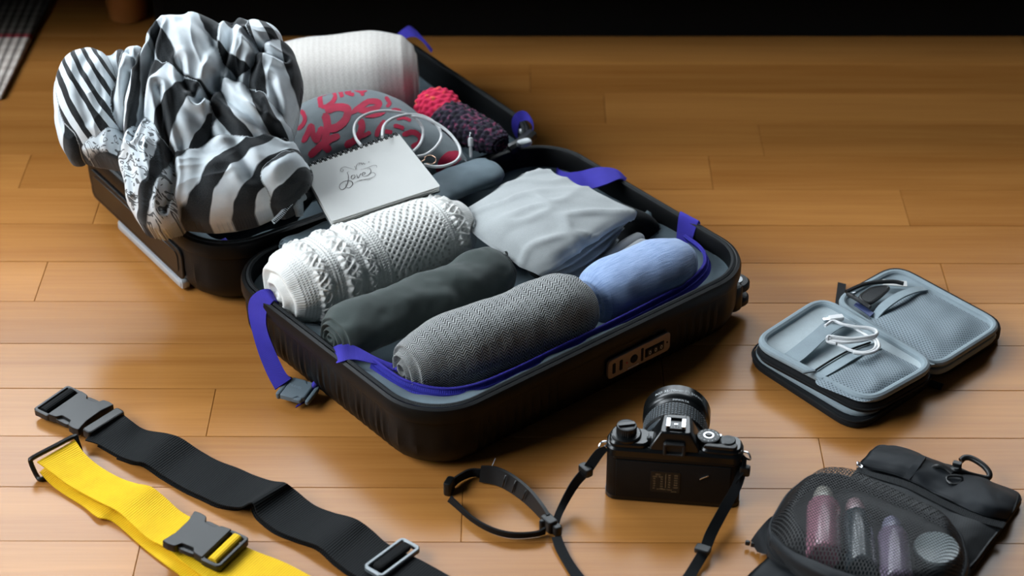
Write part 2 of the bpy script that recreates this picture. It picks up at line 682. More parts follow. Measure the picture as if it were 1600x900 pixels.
# ------------------------------------------------------------------ suitcase, lying open: two shells side by side
CN, AN = np.array([-.0237, 2.1336]), math.radians(39.44)       # near shell
CF, AF = np.array([-.2720, 2.4530]), math.radians(35.4)        # far shell
SL, SWD, SR = .513, .407, .072
SWF = .392


def half_frame(c, a):
    u = np.array([math.cos(a), math.sin(a)])
    v = np.array([-math.sin(a), math.cos(a)])

    def to_world(P):
        P = np.asarray(P, float)
        return np.concatenate([c + P[..., :1] * u + P[..., 1:2] * v, P[..., 2:3]], -1)
    return to_world


WN, WF = half_frame(CN, AN), half_frame(CF, AF)


def shell_mesh(tw, L, W, zrim, long_ribs):
    k = zrim / .09
    lv = [(.06, .0), (.030, .0004), (.018, .004), (.009, .011), (.003, .022), (.0005, .032), (0, .040), (0, .058), (.0005, .065),
          (.0005, .069), (-.0025, .071), (-.0032, .074), (-.0032, .084), (-.0015, .0885), (.002, .090), (.0055, .089), (.0075, .085), (.0085, .070), (.010, .050), (.013, .02)]
    loops = []
    for ins, z in lv:
        p = rrect(L - 2 * ins, W - 2 * ins, SR - ins, 14, 90)
        if z < .07 and ins >= 0 and len(loops) < 10:
            q = rrect(L, W, SR, 14, 90)
            n = off(q, 1) - q
            env = sstep(.008, .018, z) * (1 - sstep(.055, .064, z))
            short = np.abs(q[:, 0]) > L / 2 - .045
            longs = (np.abs(q[:, 1]) > W / 2 - .012) & (np.abs(np.abs(q[:, 0]) - .13) < .075) if long_ribs else np.zeros(len(q), bool)
            along = np.where(short, q[:, 1], q[:, 0])
            wave = np.clip(np.sin(along * 2 * PI / .0125) * 1.8, -1, 1)
            fade = np.where(short, 1 - sstep(W / 2 - .03, W / 2 - .015, np.abs(q[:, 1])), 1.0)
            p = p - n * ((.0016 * (1 - wave) / 2 * 1.6 * env * fade * (short | longs))[:, None])
        loops.append(lev(p, z * k))
    V, F, U = loft(loops, True, True)
    return tw(V), F, U


suit = thing('suitcase', 'black hard-shell suitcase lying open on the floor with violet straps', 'suitcase', (CN[0], CN[1], 0))
near_shell = obj('near_shell', shell_mesh(WN, SL, SWD, .09, True), M['shell'], suit)
far_shell = obj('far_shell', shell_mesh(WF, SL, SWF, .093, True), M['shell'], suit)


def lining_mesh(tw, L, W, lo, hi):
    key = np.array([(.0085, 0, 0), (.016, 0, -.001), (.030, 0, -.004), (.042, 0, -.010), (.050, .35, -.018), (.056, .8, -.02), (.064, 1, 0)])
    loops = []
    for q in np.linspace(0, 6, 25):
        ins, f, dz = (np.interp(q, range(7), key[:, i]) for i in range(3))
        p = rrect(L - 2 * ins, W - 2 * ins, SR - ins * .8, 14, 100)
        t = sstep(-.1, .45, p[:, 0] / L) * .8 + sstep(-.2, .45, p[:, 1] / W) * .8
        z = hi + (lo - hi) * np.clip(t, 0, 1) + dz
        z = z * (1 - f) + .026 * f
        z = z + .0022 * vnoise(np.c_[p, z * 0], 45, 3) * (1 if ins > .01 else 0)
        loops.append(np.c_[p, z])
    V, F, U = loft(loops, False, True)
    return tw(V), F, U


ln = obj('lining', lining_mesh(WN, SL, SWD, .062, .086), M['lining'], suit, label='slate grey cloth lining')
lf = obj('lining', lining_mesh(WF, SL, SWF, .055, .080), M['lining'], suit, label='slate grey cloth lining')


def zip_loop(tw, L, W, ins, z, wd, zj=0.0):
    a = rrect(L - 2 * ins, W - 2 * ins, SR - ins * .8, 14, 40)
    b = rrect(L - 2 * (ins + wd), W - 2 * (ins + wd), SR - (ins + wd) * .8, 14, 40)
    s = np.r_[0, np.cumsum(np.linalg.norm(np.diff(a, axis=0), axis=1))]
    P = np.stack([lev(a, z), lev((a + b) / 2, z + .0014), lev(b, z)], 0)
    V, F, U = grid(P, False, True)
    U = np.stack([np.tile(s, 3), np.repeat([0, wd / 2, wd], len(s))], -1)
    return tw(V), F, U


obj('rim_zip', zip_loop(WN, SL, SWD, .0035, .0905, .0055), M['zipblack'], near_shell, label='black zip teeth on the rim')
obj('rim_zip', zip_loop(WF, SL, SWF, .0035, .0935, .0055), M['zipblack'], far_shell, label='black zip teeth on the rim')


def path_strip(P, side, wd, th=.0018, n=8):
    P = np.asarray(P, float)
    side = np.asarray(side, float)
    return strip(P - side * wd / 2, P + side * wd / 2, th, n, 7)


# violet zip of the inner panel: follows the front edge and the right end of the near shell
zp = [(588, 566, .085), (610, 583, .084), (640, 600, .083), (690, 611, .083), (740, 605, .083), (800, 581, .083), (870, 547, .082),
      (940, 513, .08), (1010, 478, .078), (1062, 450, .076), (1092, 425, .074), (1097, 407, .073), (1088, 392, .072), (1066, 376, .072)]
C_ = ats(zp)
T_ = np.gradient(C_, axis=0)
N_ = np.cross(T_, [0, 0, 1.0])
N_ /= np.linalg.norm(N_, axis=1)[:, None]
C_ = C_ + N_ * .004
NB = N_ * .55 + np.array([0, 0, -.8])                           # the tape stands steeply against the clothes
for name, s0, s1, dz, mt in (('inner_zip', -.004, .011, .003, 'zip'),):
    zs = [obj(name, strip(C_ + NB * s0 + [0, 0, dz], C_ + NB * s1 + [0, 0, dz], .0022, 8, 5), M[mt], suit, label='violet zip tape of the inner panel')]
zs.append(obj('inner_zip_teeth', tube(catmull(C_ + NB * .0035 + N_ * .0015 + [0, 0, .0032], 8), .0012, 6), M['zip'], suit))
zs.append(obj('inner_zip_piping', tube(catmull(C_ + [0, 0, .0065], 8), .0016, 8), M['purple'], suit))

# ---- violet compression straps
A = ats([(432, 458, .088), (418, 452, .100), (404, 455, .097), (391, 468, .085), (389, 492, .068), (400, 540, .045), (415, 580, .028), (430, 609, .016)])
B = ats([(436, 476, .080), (430, 470, .092), (425, 473, .092), (417, 488, .080), (418, 515, .062), (432, 553, .040), (445, 580, .028), (455, 592, .022)])
st1 = obj('strap', strip(A, B, .0016, 10, 7), M['purple'], suit, label='violet strap hanging over the left end down to its buckle')
A = ats([(489, 622, .006), (498, 605, .014), (509, 570, .052), (516, 548, .084), (530, 539, .097), (552, 540, .098), (588, 558, .093), (615, 568, .090), (634, 567, .090)])
B = ats([(462, 637, .004), (468, 628, .006), (494, 592, .022), (512, 570, .062), (529, 567, .087), (552, 562, .091), (590, 570, .088), (618, 580, .084), (636, 588, .080)])
st2 = obj('strap', strip(A, B, .0016, 10, 7), M['purple'], suit, label='violet strap lying over the front left rim')
A = ats([(862, 252, .050), (880, 268, .074), (905, 268, .096), (935, 262, .101), (962, 265, .097), (979, 279, .088)])
B = ats([(866, 262, .046), (874, 280, .066), (916, 295, .086), (945, 289, .098), (968, 280, .096), (976, 284, .088)])
obj('strap', strip(A, B, .0016, 10, 7), M['purple'], suit, label='violet strap crossing the rim beside the folded grey shirt')
A = ats([(1056, 386, .062), (1058, 362, .074), (1061, 338, .093), (1063, 331, .097), (1066, 334, .094)])
B = ats([(1080, 398, .056), (1083, 372, .074), (1089, 352, .091), (1092, 346, .095), (1094, 350, .092)])
obj('strap', strip(A, B, .0016, 10, 7), M['purple'], suit, label='violet strap standing up beside the pale blue roll')
A = ats([(622, 52, .100), (632, 44, .110), (640, 41, .112), (652, 50, .106), (668, 68, .097), (676, 78, .090)])
B = ats([(630, 62, .094), (640, 58, .100), (650, 58, .102), (658, 63, .099), (668, 74, .094), (674, 82, .088)])
obj('strap', strip(A, B, .0016, 10, 7), M['purple'], suit, label='violet strap at the far corner behind the cream sweater')
A = ats([(808, 216, .070), (801, 203, .080), (800, 188, .092), (806, 177, .104), (818, 173, .108), (828, 181, .104), (833, 194, .096), (830, 206, .09)])
B = ats([(811, 222, .066), (809, 212, .074), (810, 200, .083), (813, 192, .092), (821, 188, .097), (828, 191, .098), (833, 200, .093), (830, 210, .088)])
obj('strap', strip(A, B, .0016, 10, 7), M['purple'], suit, label='violet strap looped round the hinge corner')
A = ats([(325, 392, .075), (338, 380, .072), (352, 372, .070)])
B = ats([(336, 398, .075), (350, 390, .072), (362, 382, .070)])
obj('strap', strip(A, B, .0016, 6, 5), M['purple'], suit, label='violet strap in the shade under the scarf')

# grey side-release buckle on the hanging strap
bc = at(466, 615, .010)
bR = rot('Z', math.radians(-24)) @ rot('X', math.radians(6))


def buckle_parts(s=1.0, w=.034, l=.030):
    body = rpoly([(-l / 2, -w / 2), (l * .12, -w / 2), (l * .22, -w * .34), (l * .38, -w * .40), (l / 2, -w * .30), (l / 2, w * .30), (l * .38, w * .40),
                  (l * .22, w * .34), (l * .12, w / 2), (-l / 2, w / 2)], .0022, 3, 2)
    return prism(body, 0, .008, .0018)


bk = obj('buckle', xf(buckle_parts(), bc, bR), M['greybuckle'], suit, label='slate grey side-release buckle')
for sg in (-1, 1):
    obj('prong', xf(rbox(.013, .006, .006, .0025, .0015), bc + bR @ np.array([.006, sg * .0142, .001]), bR), M['greybuckle'], bk)
obj('loop_bar', xf(rbox(.006, .034, .009, .0028, .002), bc + bR @ np.array([-.018, 0, -.001]), bR), M['greybuckle'], bk)
obj('loop_bar', xf(rbox(.005, .030, .006, .0022, .0015), bc + bR @ np.array([.019, 0, .0]), bR), M['greybuckle'], bk)
tv, tf = text_mesh('TRAVEL', .0052)
obj('embossed_word', xf((tv, tf), bc + bR @ np.array([-.004, .002, .0083]), bR @ rot('Z', math.radians(-90 + 88))), mat('pale_emboss', '#7d8a92', .5), bk, smooth=False)

# lock plate on the long front wall
LPX, LPZ = .052, .046
lR = np.array(Matrix.Rotation(AN, 3, 'Z')) @ rot('X', math.radians(90))
lo = WN(np.array([LPX, -SWD / 2 - .0005, LPZ]))


def on_plate(x, y, z=0.0):
    return lo + lR @ np.array([x, y, z])


lk = obj('lock_plate', xf(rbox(.098, .027, .004, .006, .0012, 6), lo, lR), M['bronze'], suit, label='brushed bronze combination lock plate')
for x in (-.040, -.029):
    obj('key_slot', xf(rbox(.0045, .014, .0012, .0012, .0004), on_plate(x, 0, .0035), lR), M['hole'], lk)
obj('release_button', xf(lathe([(.0055, 0), (.0055, .0012), (.004, .0018)], 20), on_plate(-.009, 0, .0036), lR), M['hole'], lk)
obj('indicator_dot', xf(lathe([(.0013, 0), (.0011, .0007)], 12), on_plate(-.020, -.001, .0038), lR), mat('red_dot', '#c0394a', .5), lk)
obj('divider_slot', xf(rbox(.0035, .018, .0012, .001, .0004), on_plate(.004, 0, .0035), lR), M['hole'], lk)
obj('wheel_window', xf(rbox(.030, .012, .0008, .001, .0003), on_plate(.0235, -.001, .0037), lR), M['hole'], lk)
for i in range(3):
    d = obj('dial_wheel', xf(rbox(.0075, .0095, .0022, .001, .0006), on_plate(.0145 + .009 * i, -.001, .004), lR), M['plastic'], lk)
    tv, tf = text_mesh('0', .0075)
    obj('digit', xf((tv, tf), on_plate(.0145 + .009 * i, -.001, .0064), lR), M['white'], lk, smooth=False)
obj('reset_pin', xf(lathe([(.0012, 0), (.0012, .001)], 10), on_plate(.0435, 0, .0036), lR), M['hole'], lk)
obj('plate_line', xf(rbox(.017, .0012, .0006, .0004, .0002), on_plate(-.010, -.0105, .0039), lR), M['white'], lk)

# spinner wheels on the right end
for wy in (-.166, .166):
    hb = obj('wheel_housing', (WN(xf(rbox(.020, .044, .036, .008, .004), (SL / 2 - .022, wy, .018))[0]),) + rbox(.020, .044, .036, .008, .004)[1:], M['plastic'], suit)
    for zc in (.022, .043):
        p = lathe([(.008, -.0055), (.0155, -.0055), (.018, -.003), (.018, .003), (.0155, .0055), (.008, .0055)], 26)
        obj('wheel', (WN(xf(p, (SL / 2 - .008, wy, zc))[0]),) + p[1:], M['rubber'], hb)
    p = lathe([(.009, 0), (.009, .0015)], 20)
    obj('wheel_cap', (WN(xf(p, (SL / 2 - .008, wy, .0485))[0]),) + p[1:], M['silver'], hb)

# far shell: carry handle on its left end, grip bar in silver
hR = np.array(Matrix.Rotation(AF - PI / 2, 3, 'Z')) @ rot('X', math.radians(90))


def on_end(y, z, d=0.0):
    return WF(np.array([-SL / 2 - d, y, z]))


def end_plate(y0, y1, z0, z1, d, th, r, b):
    v, f, uu = rbox(abs(y1 - y0), z1 - z0, th, r, b, 6)
    P = np.stack([-SL / 2 - d - v[:, 2], v[:, 0] + (y0 + y1) / 2, v[:, 1] + (z0 + z1) / 2], -1)
    return WF(P), [q[::-1] for q in f], uu


hp = obj('handle_plate', end_plate(-.128, .128, .022, .066, -.001, .004, .010, .0015), M['plastic'], suit, label='black recessed handle plate')
obj('handle_recess', end_plate(-.118, .118, .030, .060, .0028, .0012, .008, .0004), M['rim'], hp)
gp = obj('carry_handle', join(end_plate(-.116, .060, .004, .015, -.006, .008, .0052, .003), end_plate(-.118, -.104, .003, .016, -.011, .0115, .004, .002),
                              end_plate(.048, .062, .003, .016, -.011, .0115, .004, .002)), M['silver'], suit, label='silver grey carry handle')
# telescopic handle cover and hinge pieces between the shells
hin = []
for t in (-.17, 0, .17):
    v, f, uu = rbox(.07, .022, .006, .004, .0015)
    hin.append(obj('hinge', (WN(xf((v,), (t, SWD / 2 + .004, .066))[0]), f, uu), M['plastic'], suit))
lc = at(819, 226, .098)
obj('latch_tab', xf(loft([lev(rrect(.020, .013, .0062, 5), 0), lev(rrect(.021, .014, .0066, 5), .002), lev(rrect(.019, .012, .0055, 5), .0055), lev(rrect(.014, .007, .003, 5), .007)]),
                    lc, rot('Z', math.radians(30))), M['white'], suit, label='white plastic latch tab at the hinge corner')
lc = at(818, 208, .085)
obj('latch_tab', xf(rbox(.012, .010, .006, .004, .002), lc, rot('Z', math.radians(30))), M['silver'], suit, label='pale latch tab inside the violet loop')
# sleeve joining the shells at the hinge corner
hp_ = ats([(795, 236, .088), (806, 230, .090), (818, 222, .089), (830, 212, .086)])
obj('hinge_sleeve', tube(catmull(hp_, 6), .009, 10), M['plastic'], suit)

# ------------------------------------------------------------------ rolled and folded clothes
def roll(P0, P1, rx, rz, ns=200, na=160, disp=None, prof=None, sag=0.0, power=2.3, cap=.012, spiral=0.002, turns=4, bend=None):
    """a garment rolled up: axis P0-P1, half width rx, half height rz, spiral folds on both ends"""
    P0, P1 = np.array(P0, float), np.array(P1, float)
    ax = P1 - P0
    Ltot = np.linalg.norm(ax)
    ax /= Ltot
    side = np.cross(ax, [0, 0, 1.0])
    side /= np.linalg.norm(side)
    up = np.cross(side, ax)
    s = np.linspace(0, Ltot, ns)
    phi = np.linspace(0, 2 * PI, na, endpoint=False)
    cs, sn = np.cos(phi), np.sin(phi)
    cx = np.sign(cs) * np.abs(cs) ** (2 / power)
    sz = np.sign(sn) * np.abs(sn) ** (2 / power)
    pr = prof(s / Ltot) if prof is not None else np.ones(ns)
    # rounded shoulders towards the ends
    e = np.minimum(s, Ltot - s)
    pr = pr * (1 - .14 * (1 - np.clip(e / (cap * 2), 0, 1)) ** 2)
    C = P0 + s[:, None] * ax
    if bend is not None:
        C = C + bend(s / Ltot)
    P = C[:, None] + pr[:, None, None] * (rx * cx[None, :, None] * side + rz * sz[None, :, None] * up)
    rm = (rx + rz) / 2
    A_ = np.tile(phi * rm, (ns, 1))
    S_ = np.tile(s[:, None], (1, na))
    N = cs[None, :, None] * side / rx + sn[None, :, None] * up / rz
    N = N / np.linalg.norm(N, axis=2)[..., None]
    if disp is not None:
        P = P + N * disp(S_, A_, P)[..., None]
    U = np.stack([S_, A_], -1)
    loops, uvs = [P], [U]
    rs = np.linspace(.985, .03, 22)

    def endcap(i, sgn):
        L, Uq = [], []
        ring = P[i] - C[i]
        for r in rs:
            dome = cap * (1 - r ** 3) * 1.0 - cap * .5 * (1 - r) ** 1.5
            w_ = spiral * np.sin(phi + r * turns * 2 * PI) * np.clip((1 - r) * 6, 0, 1) * np.clip(r * 5, 0, 1)
            L.append(C[i] + ring * r + sgn * ax * (dome + w_)[:, None] if np.ndim(dome + w_) else C[i] + ring * r)
            Uq.append(np.stack([np.full(na, s[i] + sgn * (1 - r) * rm), phi * rm], -1))
        return np.array(L), np.array(Uq)
    a, ua = endcap(0, -1)
    b, ub = endcap(-1, 1)
    G = np.concatenate([a[::-1], P, b], 0)
    UU = np.concatenate([ua[::-1], U, ub], 0)
    V, F, _ = grid(G, False, True)
    F = F.tolist()
    F.append(list(range(na)))
    k0 = (G.shape[0] - 1) * na
    F.append([k0 + i for i in range(na - 1, -1, -1)])
    return V, F, UU.reshape(-1, 2)


def surf(ctrl, nu=10, nv=10):
    """smooth surface through a net of control points (rows x cols x 3)"""
    ctrl = np.asarray(ctrl, float)
    rows = np.array([catmull(r, nv) for r in ctrl])
    return np.array([catmull(rows[:, j], nu) for j in range(rows.shape[1])]).transpose(1, 0, 2)


def normals(P):
    N = np.cross(np.gradient(P, axis=0), np.gradient(P, axis=1))
    N /= np.linalg.norm(N, axis=2)[..., None] + 1e-12
    if N[..., 2].mean() < 0:
        N = -N
    return N


def sheet(ctrl, th=.003, nu=10, nv=10, lump=0.0, lscale=30, fold=0.0, seed=1, edge=True):
    """thick cloth through control points, rounded at its edges"""
    P = surf(ctrl, nu, nv) if not isinstance(ctrl, np.ndarray) or ctrl.shape[0] < 12 else ctrl
    N = normals(P)
    if lump:
        P = P + N * (lump * vnoise(P, lscale, seed, 3))[..., None]
        N = normals(P)
    k = np.ones(P.shape[:2])
    if edge:
        for i, t in enumerate((.35, .8, .95)):
            for sl in ((i, slice(None)), (-1 - i, slice(None)), (slice(None), i), (slice(None), -1 - i)):
                k[sl] = np.minimum(k[sl], t)
    top, bot = P + N * (th / 2 * k)[..., None], P - N * (th / 2 * k)[..., None]
    a, b = grid(top), grid(bot)
    n0 = len(a[0])
    F = a[1].tolist() + [[i + n0 for i in q[::-1]] for q in b[1].tolist()]
    nu_, nv_ = P.shape[:2]
    idx = np.arange(nu_ * nv_).reshape(nu_, nv_)
    rim = np.r_[idx[0, :], idx[1:, -1], idx[-1, -2::-1], idx[-2:0:-1, 0]]
    for i in range(len(rim)):
        p, q = int(rim[i]), int(rim[(i + 1) % len(rim)])
        F.append([q, p, p + n0, q + n0])
    su = np.r_[0, np.cumsum(np.linalg.norm(np.diff(P[:, nv_ // 2], axis=0), axis=1))]
    sv = np.r_[0, np.cumsum(np.linalg.norm(np.diff(P[nu_ // 2], axis=0), axis=1))]
    U = np.stack(np.meshgrid(su, sv, indexing='ij'), -1).reshape(-1, 2)
    return np.vstack([a[0], b[0]]), F, np.vstack([U, U])


def net(rows):
    return np.array([[at(*p) for p in r] for r in rows])


# ---- white cable-knit sweater
M['knit'] = fabric('ivory_wool_yarn', '#e8e7e2', 2200, 0.95, 0.06, 40, 0.4, 0.25)


def cable_disp(S_, A_, P):
    Lk = S_.max()
    t = S_ / Lk
    h = np.zeros_like(S_)
    # fine stitches everywhere
    col = S_ / .0042
    h += .00035 * np.sin(2 * PI * (A_ / .0034) + np.abs((col % 1) - .5) * 7)
    h += .00018 * np.cos(2 * PI * col)

    def braid(s0, wd, lam, amp):
        d = S_ - s0
        m = np.exp(-(d / (wd * .62)) ** 6)
        hh = np.zeros_like(S_)
        for ph in (0, 2 * PI / 3, 4 * PI / 3):
            cpos = wd * .36 * np.sin(2 * PI * A_ / lam + ph)
            over = .75 + .35 * np.cos(2 * PI * A_ / lam * 2 + ph)
            hh = np.maximum(hh, np.exp(-((d - cpos) / (wd * .2)) ** 2) * over)
        return m, hh * amp
    for s0, wd, lam, amp in ((.027, .016, .026, .0040), (.064, .020, .030, .0046), (.090, .012, .020, .0034), (.224, .020, .030, .0046)):
        m, hh = braid(s0, wd, lam, amp)
        h = h * (1 - m * .5) + m * hh
    # garter ribs beside the cables
    for s0 in (.042, .0475, .101, .1065, .112, .206, .2115, .240, .2455):
        h += .0009 * np.exp(-((S_ - s0) / .0017) ** 2) * (.7 + .3 * np.sin(2 * PI * A_ / .0034))
    # honeycomb field: plump stitches with small holes in a staggered lattice
    m = sstep(.114, .119, S_) * (1 - sstep(.198, .203, S_))
    hp2 = .0096
    row = np.floor(A_ / (hp2 * .5))
    ds = (S_ / hp2 + .5 * (row % 2)) % 1 - .5
    da = (A_ / (hp2 * .5)) % 1 - .5
    hole = np.exp(-((ds * hp2 / .0015) ** 2 + (da * hp2 * .5 / .0013) ** 2))
    plump = np.cos(2 * PI * ds) * .35
    h = h * (1 - m * .7) + m * (-.0042 * hole - .0006 * plump)
    h += .004 * vnoise(P, 14, 5, 2)
    # gathered left end
    g = 1 - sstep(.0, .03, S_)
    h += g * .004 * vnoise(P, 40, 8)
    return h


K0, K1 = at(448, 452, .098), at(712, 352, .103)
obj('cable_knit_sweater', roll(K0, K1, .049, .044, 330, 330, cable_disp, lambda t: 1.0 + .04 * np.sin(t * PI) - .10 * sstep(.8, 1, t), cap=.020, spiral=.004, turns=2.5), M['knit'],
    label='rolled ivory cable-knit sweater with honeycomb stitch beside the notebook', cat='sweater', smooth='all')

# ---- dark green-grey trousers
M['olive'] = fabric('dark_green_grey_twill', '#3c4442', 1500, 0.85, 0.18, 18, 0.35, 0.2)


def cloth_lumps(amp, sc, seed, fold=0.0, period=.05):
    def f(S_, A_, P):
        h = amp * vnoise(P, sc, seed, 3)
        if fold:
            h = h + fold * np.sin((S_ * .6 + A_ * .9) / period * 2 * PI + 4 * vnoise(P, 12, seed + 3)) * (.5 + .5 * vnoise(P, 18, seed + 5))
        return h
    return f


obj('rolled_trousers', roll(at(524, 527, .093), at(784, 423, .088), .034, .030, 170, 120, cloth_lumps(.007, 22, 11, .0022, .06), cap=.008, spiral=.0035, turns=4), M['olive'],
    label='rolled dark green-grey trousers between the white sweater and the tweed roll', cat='trousers', smooth='all')

# ---- herringbone tweed roll
k = NT('herringbone_tweed')
sp = k.n('ShaderNodeSeparateXYZ')
k.l(k.coord('UV'), sp.inputs[0])
wob = k.math('MULTIPLY', k.noise(k.coord(), 60, 2), 0.0016)
uu = k.math('ADD', sp.outputs[0], wob)
tri = k.math('ABSOLUTE', k.math('SUBTRACT', k.math('FRACT', k.math('DIVIDE', uu, .0098)), .5))
ph = k.math('ADD', k.math('DIVIDE', sp.outputs[1], .0036), k.math('MULTIPLY', tri, 3.0))
sw = k.math('SINE', k.math('MULTIPLY', ph, 2 * PI))
fz = k.noise(k.coord(), 900, 3)
v_ = k.math('ADD', k.math('MULTIPLY', sw, .5), k.math('ADD', k.math('MULTIPLY', fz, 0.9), .05))
k.l(k.ramp(v_, [(0.2, srgb('#1e2021')), (0.8, srgb('#b4b6b5'))]), k.p.inputs['Base Color'])
k.p.inputs['Roughness'].default_value = .95
k.p.inputs['Specular IOR Level'].default_value = .1
k.p.inputs['Sheen Weight'].default_value = .3
k.bump(v_, 0.7, 0.0009)
M['tweed'] = k.m
obj('tweed_roll', roll(at(640, 576, .092), at(906, 477, .094), .043, .044, 220, 170, cloth_lumps(.005, 18, 21), lambda t: 1.0 - .26 * (1 - sstep(0, .3, t)) - .06 * sstep(.85, 1, t), cap=.012, spiral=.004, turns=3), M['tweed'],
    label='rolled grey herringbone tweed garment behind the bronze lock plate', cat='garment', smooth='all')

# ---- pale blue roll
k = NT('pale_blue_fleece')
st = k.noise(k.mapping(k.coord('UV'), (60, 420, 1)), 1.0, 3)
k.l(k.ramp(st, [(0.25, srgb('#7f99c8')), (0.75, srgb('#a9c0e6'))]), k.p.inputs['Base Color'])
k.p.inputs['Roughness'].default_value = .95
k.p.inputs['Sheen Weight'].default_value = .4
k.p.inputs['Specular IOR Level'].default_value = .1
k.bump(k.math('ADD', st, k.noise(k.coord(), 1200, 2)), .7, .0012)
M['blue'] = k.m
obj('blue_roll', roll(at(930, 464, .086), at(1066, 406, .086), .038, .036, 150, 140, cloth_lumps(.003, 22, 31), lambda t: 1 - .16 * sstep(.7, 1, t), cap=.014, spiral=.001), M['blue'],
    label='rolled pale blue fleece pullover in the right front corner of the suitcase', cat='pullover', smooth='all')

# ---- folded light grey shirt: layers folded over each other
M['heather'] = fabric('heather_grey_jersey', '#a6aaab', 1700, 0.95, 0.06, 30, 0.35, 0.3)
tee = thing('folded_shirt', 'folded light grey jersey shirt lying in the suitcase behind the rolls', 'shirt', at(850, 345, .08))
top_rows = [[(718, 336, .108), (757, 309, .120), (800, 284, .124), (842, 264, .118)],
            [(736, 362, .112), (785, 332, .130), (835, 305, .132), (886, 281, .126)],
            [(775, 392, .106), (825, 363, .132), (880, 330, .134), (936, 304, .128)],
            [(815, 416, .098), (860, 391, .124), (917, 356, .128), (970, 321, .124)],
            [(836, 426, .094), (872, 406, .113), (926, 370, .121), (990, 330, .119)],
            [(842, 429, .091), (878, 411, .107), (930, 375, .116), (992, 334, .115)]]
tg = surf(net(top_rows), 14, 16)
tn = normals(tg)
cr = 1 - np.abs(vnoise(np.stack([tg[..., 0] * 16 + tg[..., 1] * 10, tg[..., 0] * 9 - tg[..., 1] * 30, tg[..., 2] * 0], -1), 1, 301, 2))
tg = tg + tn * (.0045 * cr ** 5 + .0035 * vnoise(tg, 16, 302, 2))[..., None]
obj('top_fold', sheet(tg, .006, 1, 1, 0), M['heather'], tee, smooth='all')
for i, E_ in enumerate(([(848, 431, .083), (888, 416, .096), (938, 382, .104), (988, 342, .105)],
                        [(852, 437, .072), (895, 425, .084), (944, 393, .092), (976, 356, .094)],
                        [(862, 442, .060), (905, 434, .071), (948, 406, .078), (968, 374, .080)])):
    back = [(p[0] - 60 - 6 * i, p[1] - 42, p[2] + .004) for p in E_]
    mid = [(p[0] - 22, p[1] - 15, p[2] + .004) for p in E_]
    nr = [(p[0] - 7, p[1] - 4, p[2] + .002) for p in E_]
    obj('lower_fold', sheet(net([back, mid, nr, E_]), .0062, 8, 14, .0036, 40, seed=20 + i), M['heather'], tee, smooth='all')

# ---- black garment under it, and a pale grey cuff lying on top of that
obj('black_garment', sheet(net([[(775, 345, .054), (835, 282, .058), (895, 296, .066), (975, 326, .066), (1020, 345, .056)],
                                [(800, 380, .058), (850, 330, .074), (930, 315, .080), (1000, 338, .080), (1026, 358, .060)],
                                [(830, 428, .046), (880, 395, .054), (950, 350, .066), (1005, 352, .072), (1024, 368, .056)],
                                [(860, 440, .036), (905, 430, .042), (960, 395, .050), (1005, 374, .056), (1020, 380, .048)]]), .012, 12, 12, .004, 24, seed=9), M['black_cloth'],
    label='crumpled black garment underneath the folded grey shirt', cat='garment', smooth='all')
M['pale'] = fabric('pale_grey_cotton', '#9a9c9e', 1700, 0.95, 0.06)
cf = thing('rolled_socks', 'pair of pale grey rolled socks tucked behind the blue roll', 'socks', at(970, 392, .09))
for a, b, c in (((940, 412), (975, 385), (1004, 370)), ((955, 414), (985, 394), (1010, 379))):
    pth = catmull(ats([(a[0], a[1], .082), (b[0], b[1], .094), (c[0], c[1], .096)]), 10)
    obj('sock', tube(pth, np.interp(np.linspace(0, 1, len(pth)), [0, .8, .93, 1], [.007, .0085, .008, .004]), 12), M['pale'], cf, smooth='all')

# ---- added black sheet, keeps the far shell dark under the scarf
obj('dark_fill', sheet(net([[(300, 330, .070), (380, 320, .080), (460, 300, .082), (505, 292, .080)],
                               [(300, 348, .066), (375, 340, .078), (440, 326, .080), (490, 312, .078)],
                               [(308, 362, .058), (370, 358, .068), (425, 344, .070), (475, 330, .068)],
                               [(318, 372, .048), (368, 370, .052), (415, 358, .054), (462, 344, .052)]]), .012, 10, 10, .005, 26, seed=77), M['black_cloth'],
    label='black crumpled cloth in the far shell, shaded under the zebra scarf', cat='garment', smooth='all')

# ---- cream ribbed sweater in the far shell
k = NT('cream_fine_rib_wool')
sp = k.n('ShaderNodeSeparateXYZ')
k.l(k.coord('UV'), sp.inputs[0])
rb = k.math('SINE', k.math('MULTIPLY', sp.outputs[0], 2 * PI / .0078))
dt = k.math('MULTIPLY', k.math('SINE', k.math('MULTIPLY', sp.outputs[1], 2 * PI / .0062)), k.math('SINE', k.math('MULTIPLY', sp.outputs[0], 2 * PI / .0039)))
hh = k.math('ADD', k.math('MULTIPLY', rb, .5), k.math('MULTIPLY', dt, .35))
nz = k.noise(k.coord(), 700, 3)
k.l(k.ramp(k.math('ADD', k.math('MULTIPLY', hh, .12), nz), [(0.2, srgb('#c9c1b9')), (0.7, srgb('#e9e4de'))]), k.p.inputs['Base Color'])
k.p.inputs['Roughness'].default_value = .95
k.p.inputs['Sheen Weight'].default_value = .4
k.p.inputs['Specular IOR Level'].default_value = .1
k.bump(k.math('ADD', hh, nz), .22, .0005)
M['cream'] = k.m
obj('cream_sweater', roll(at(385, 138, .105), at(632, 118, .118), .064, .060, 200, 170, lambda S_, A_, P: .0045 * vnoise(P, 12, 41, 2),
                          lambda t: .80 + .22 * sstep(0, .45, t) - .05 * sstep(.8, 1, t), cap=.026, spiral=.001, power=2.2), M['cream'],
    label='rolled cream fine-rib wool sweater in the far shell beside the zebra scarf', cat='sweater', smooth='all')

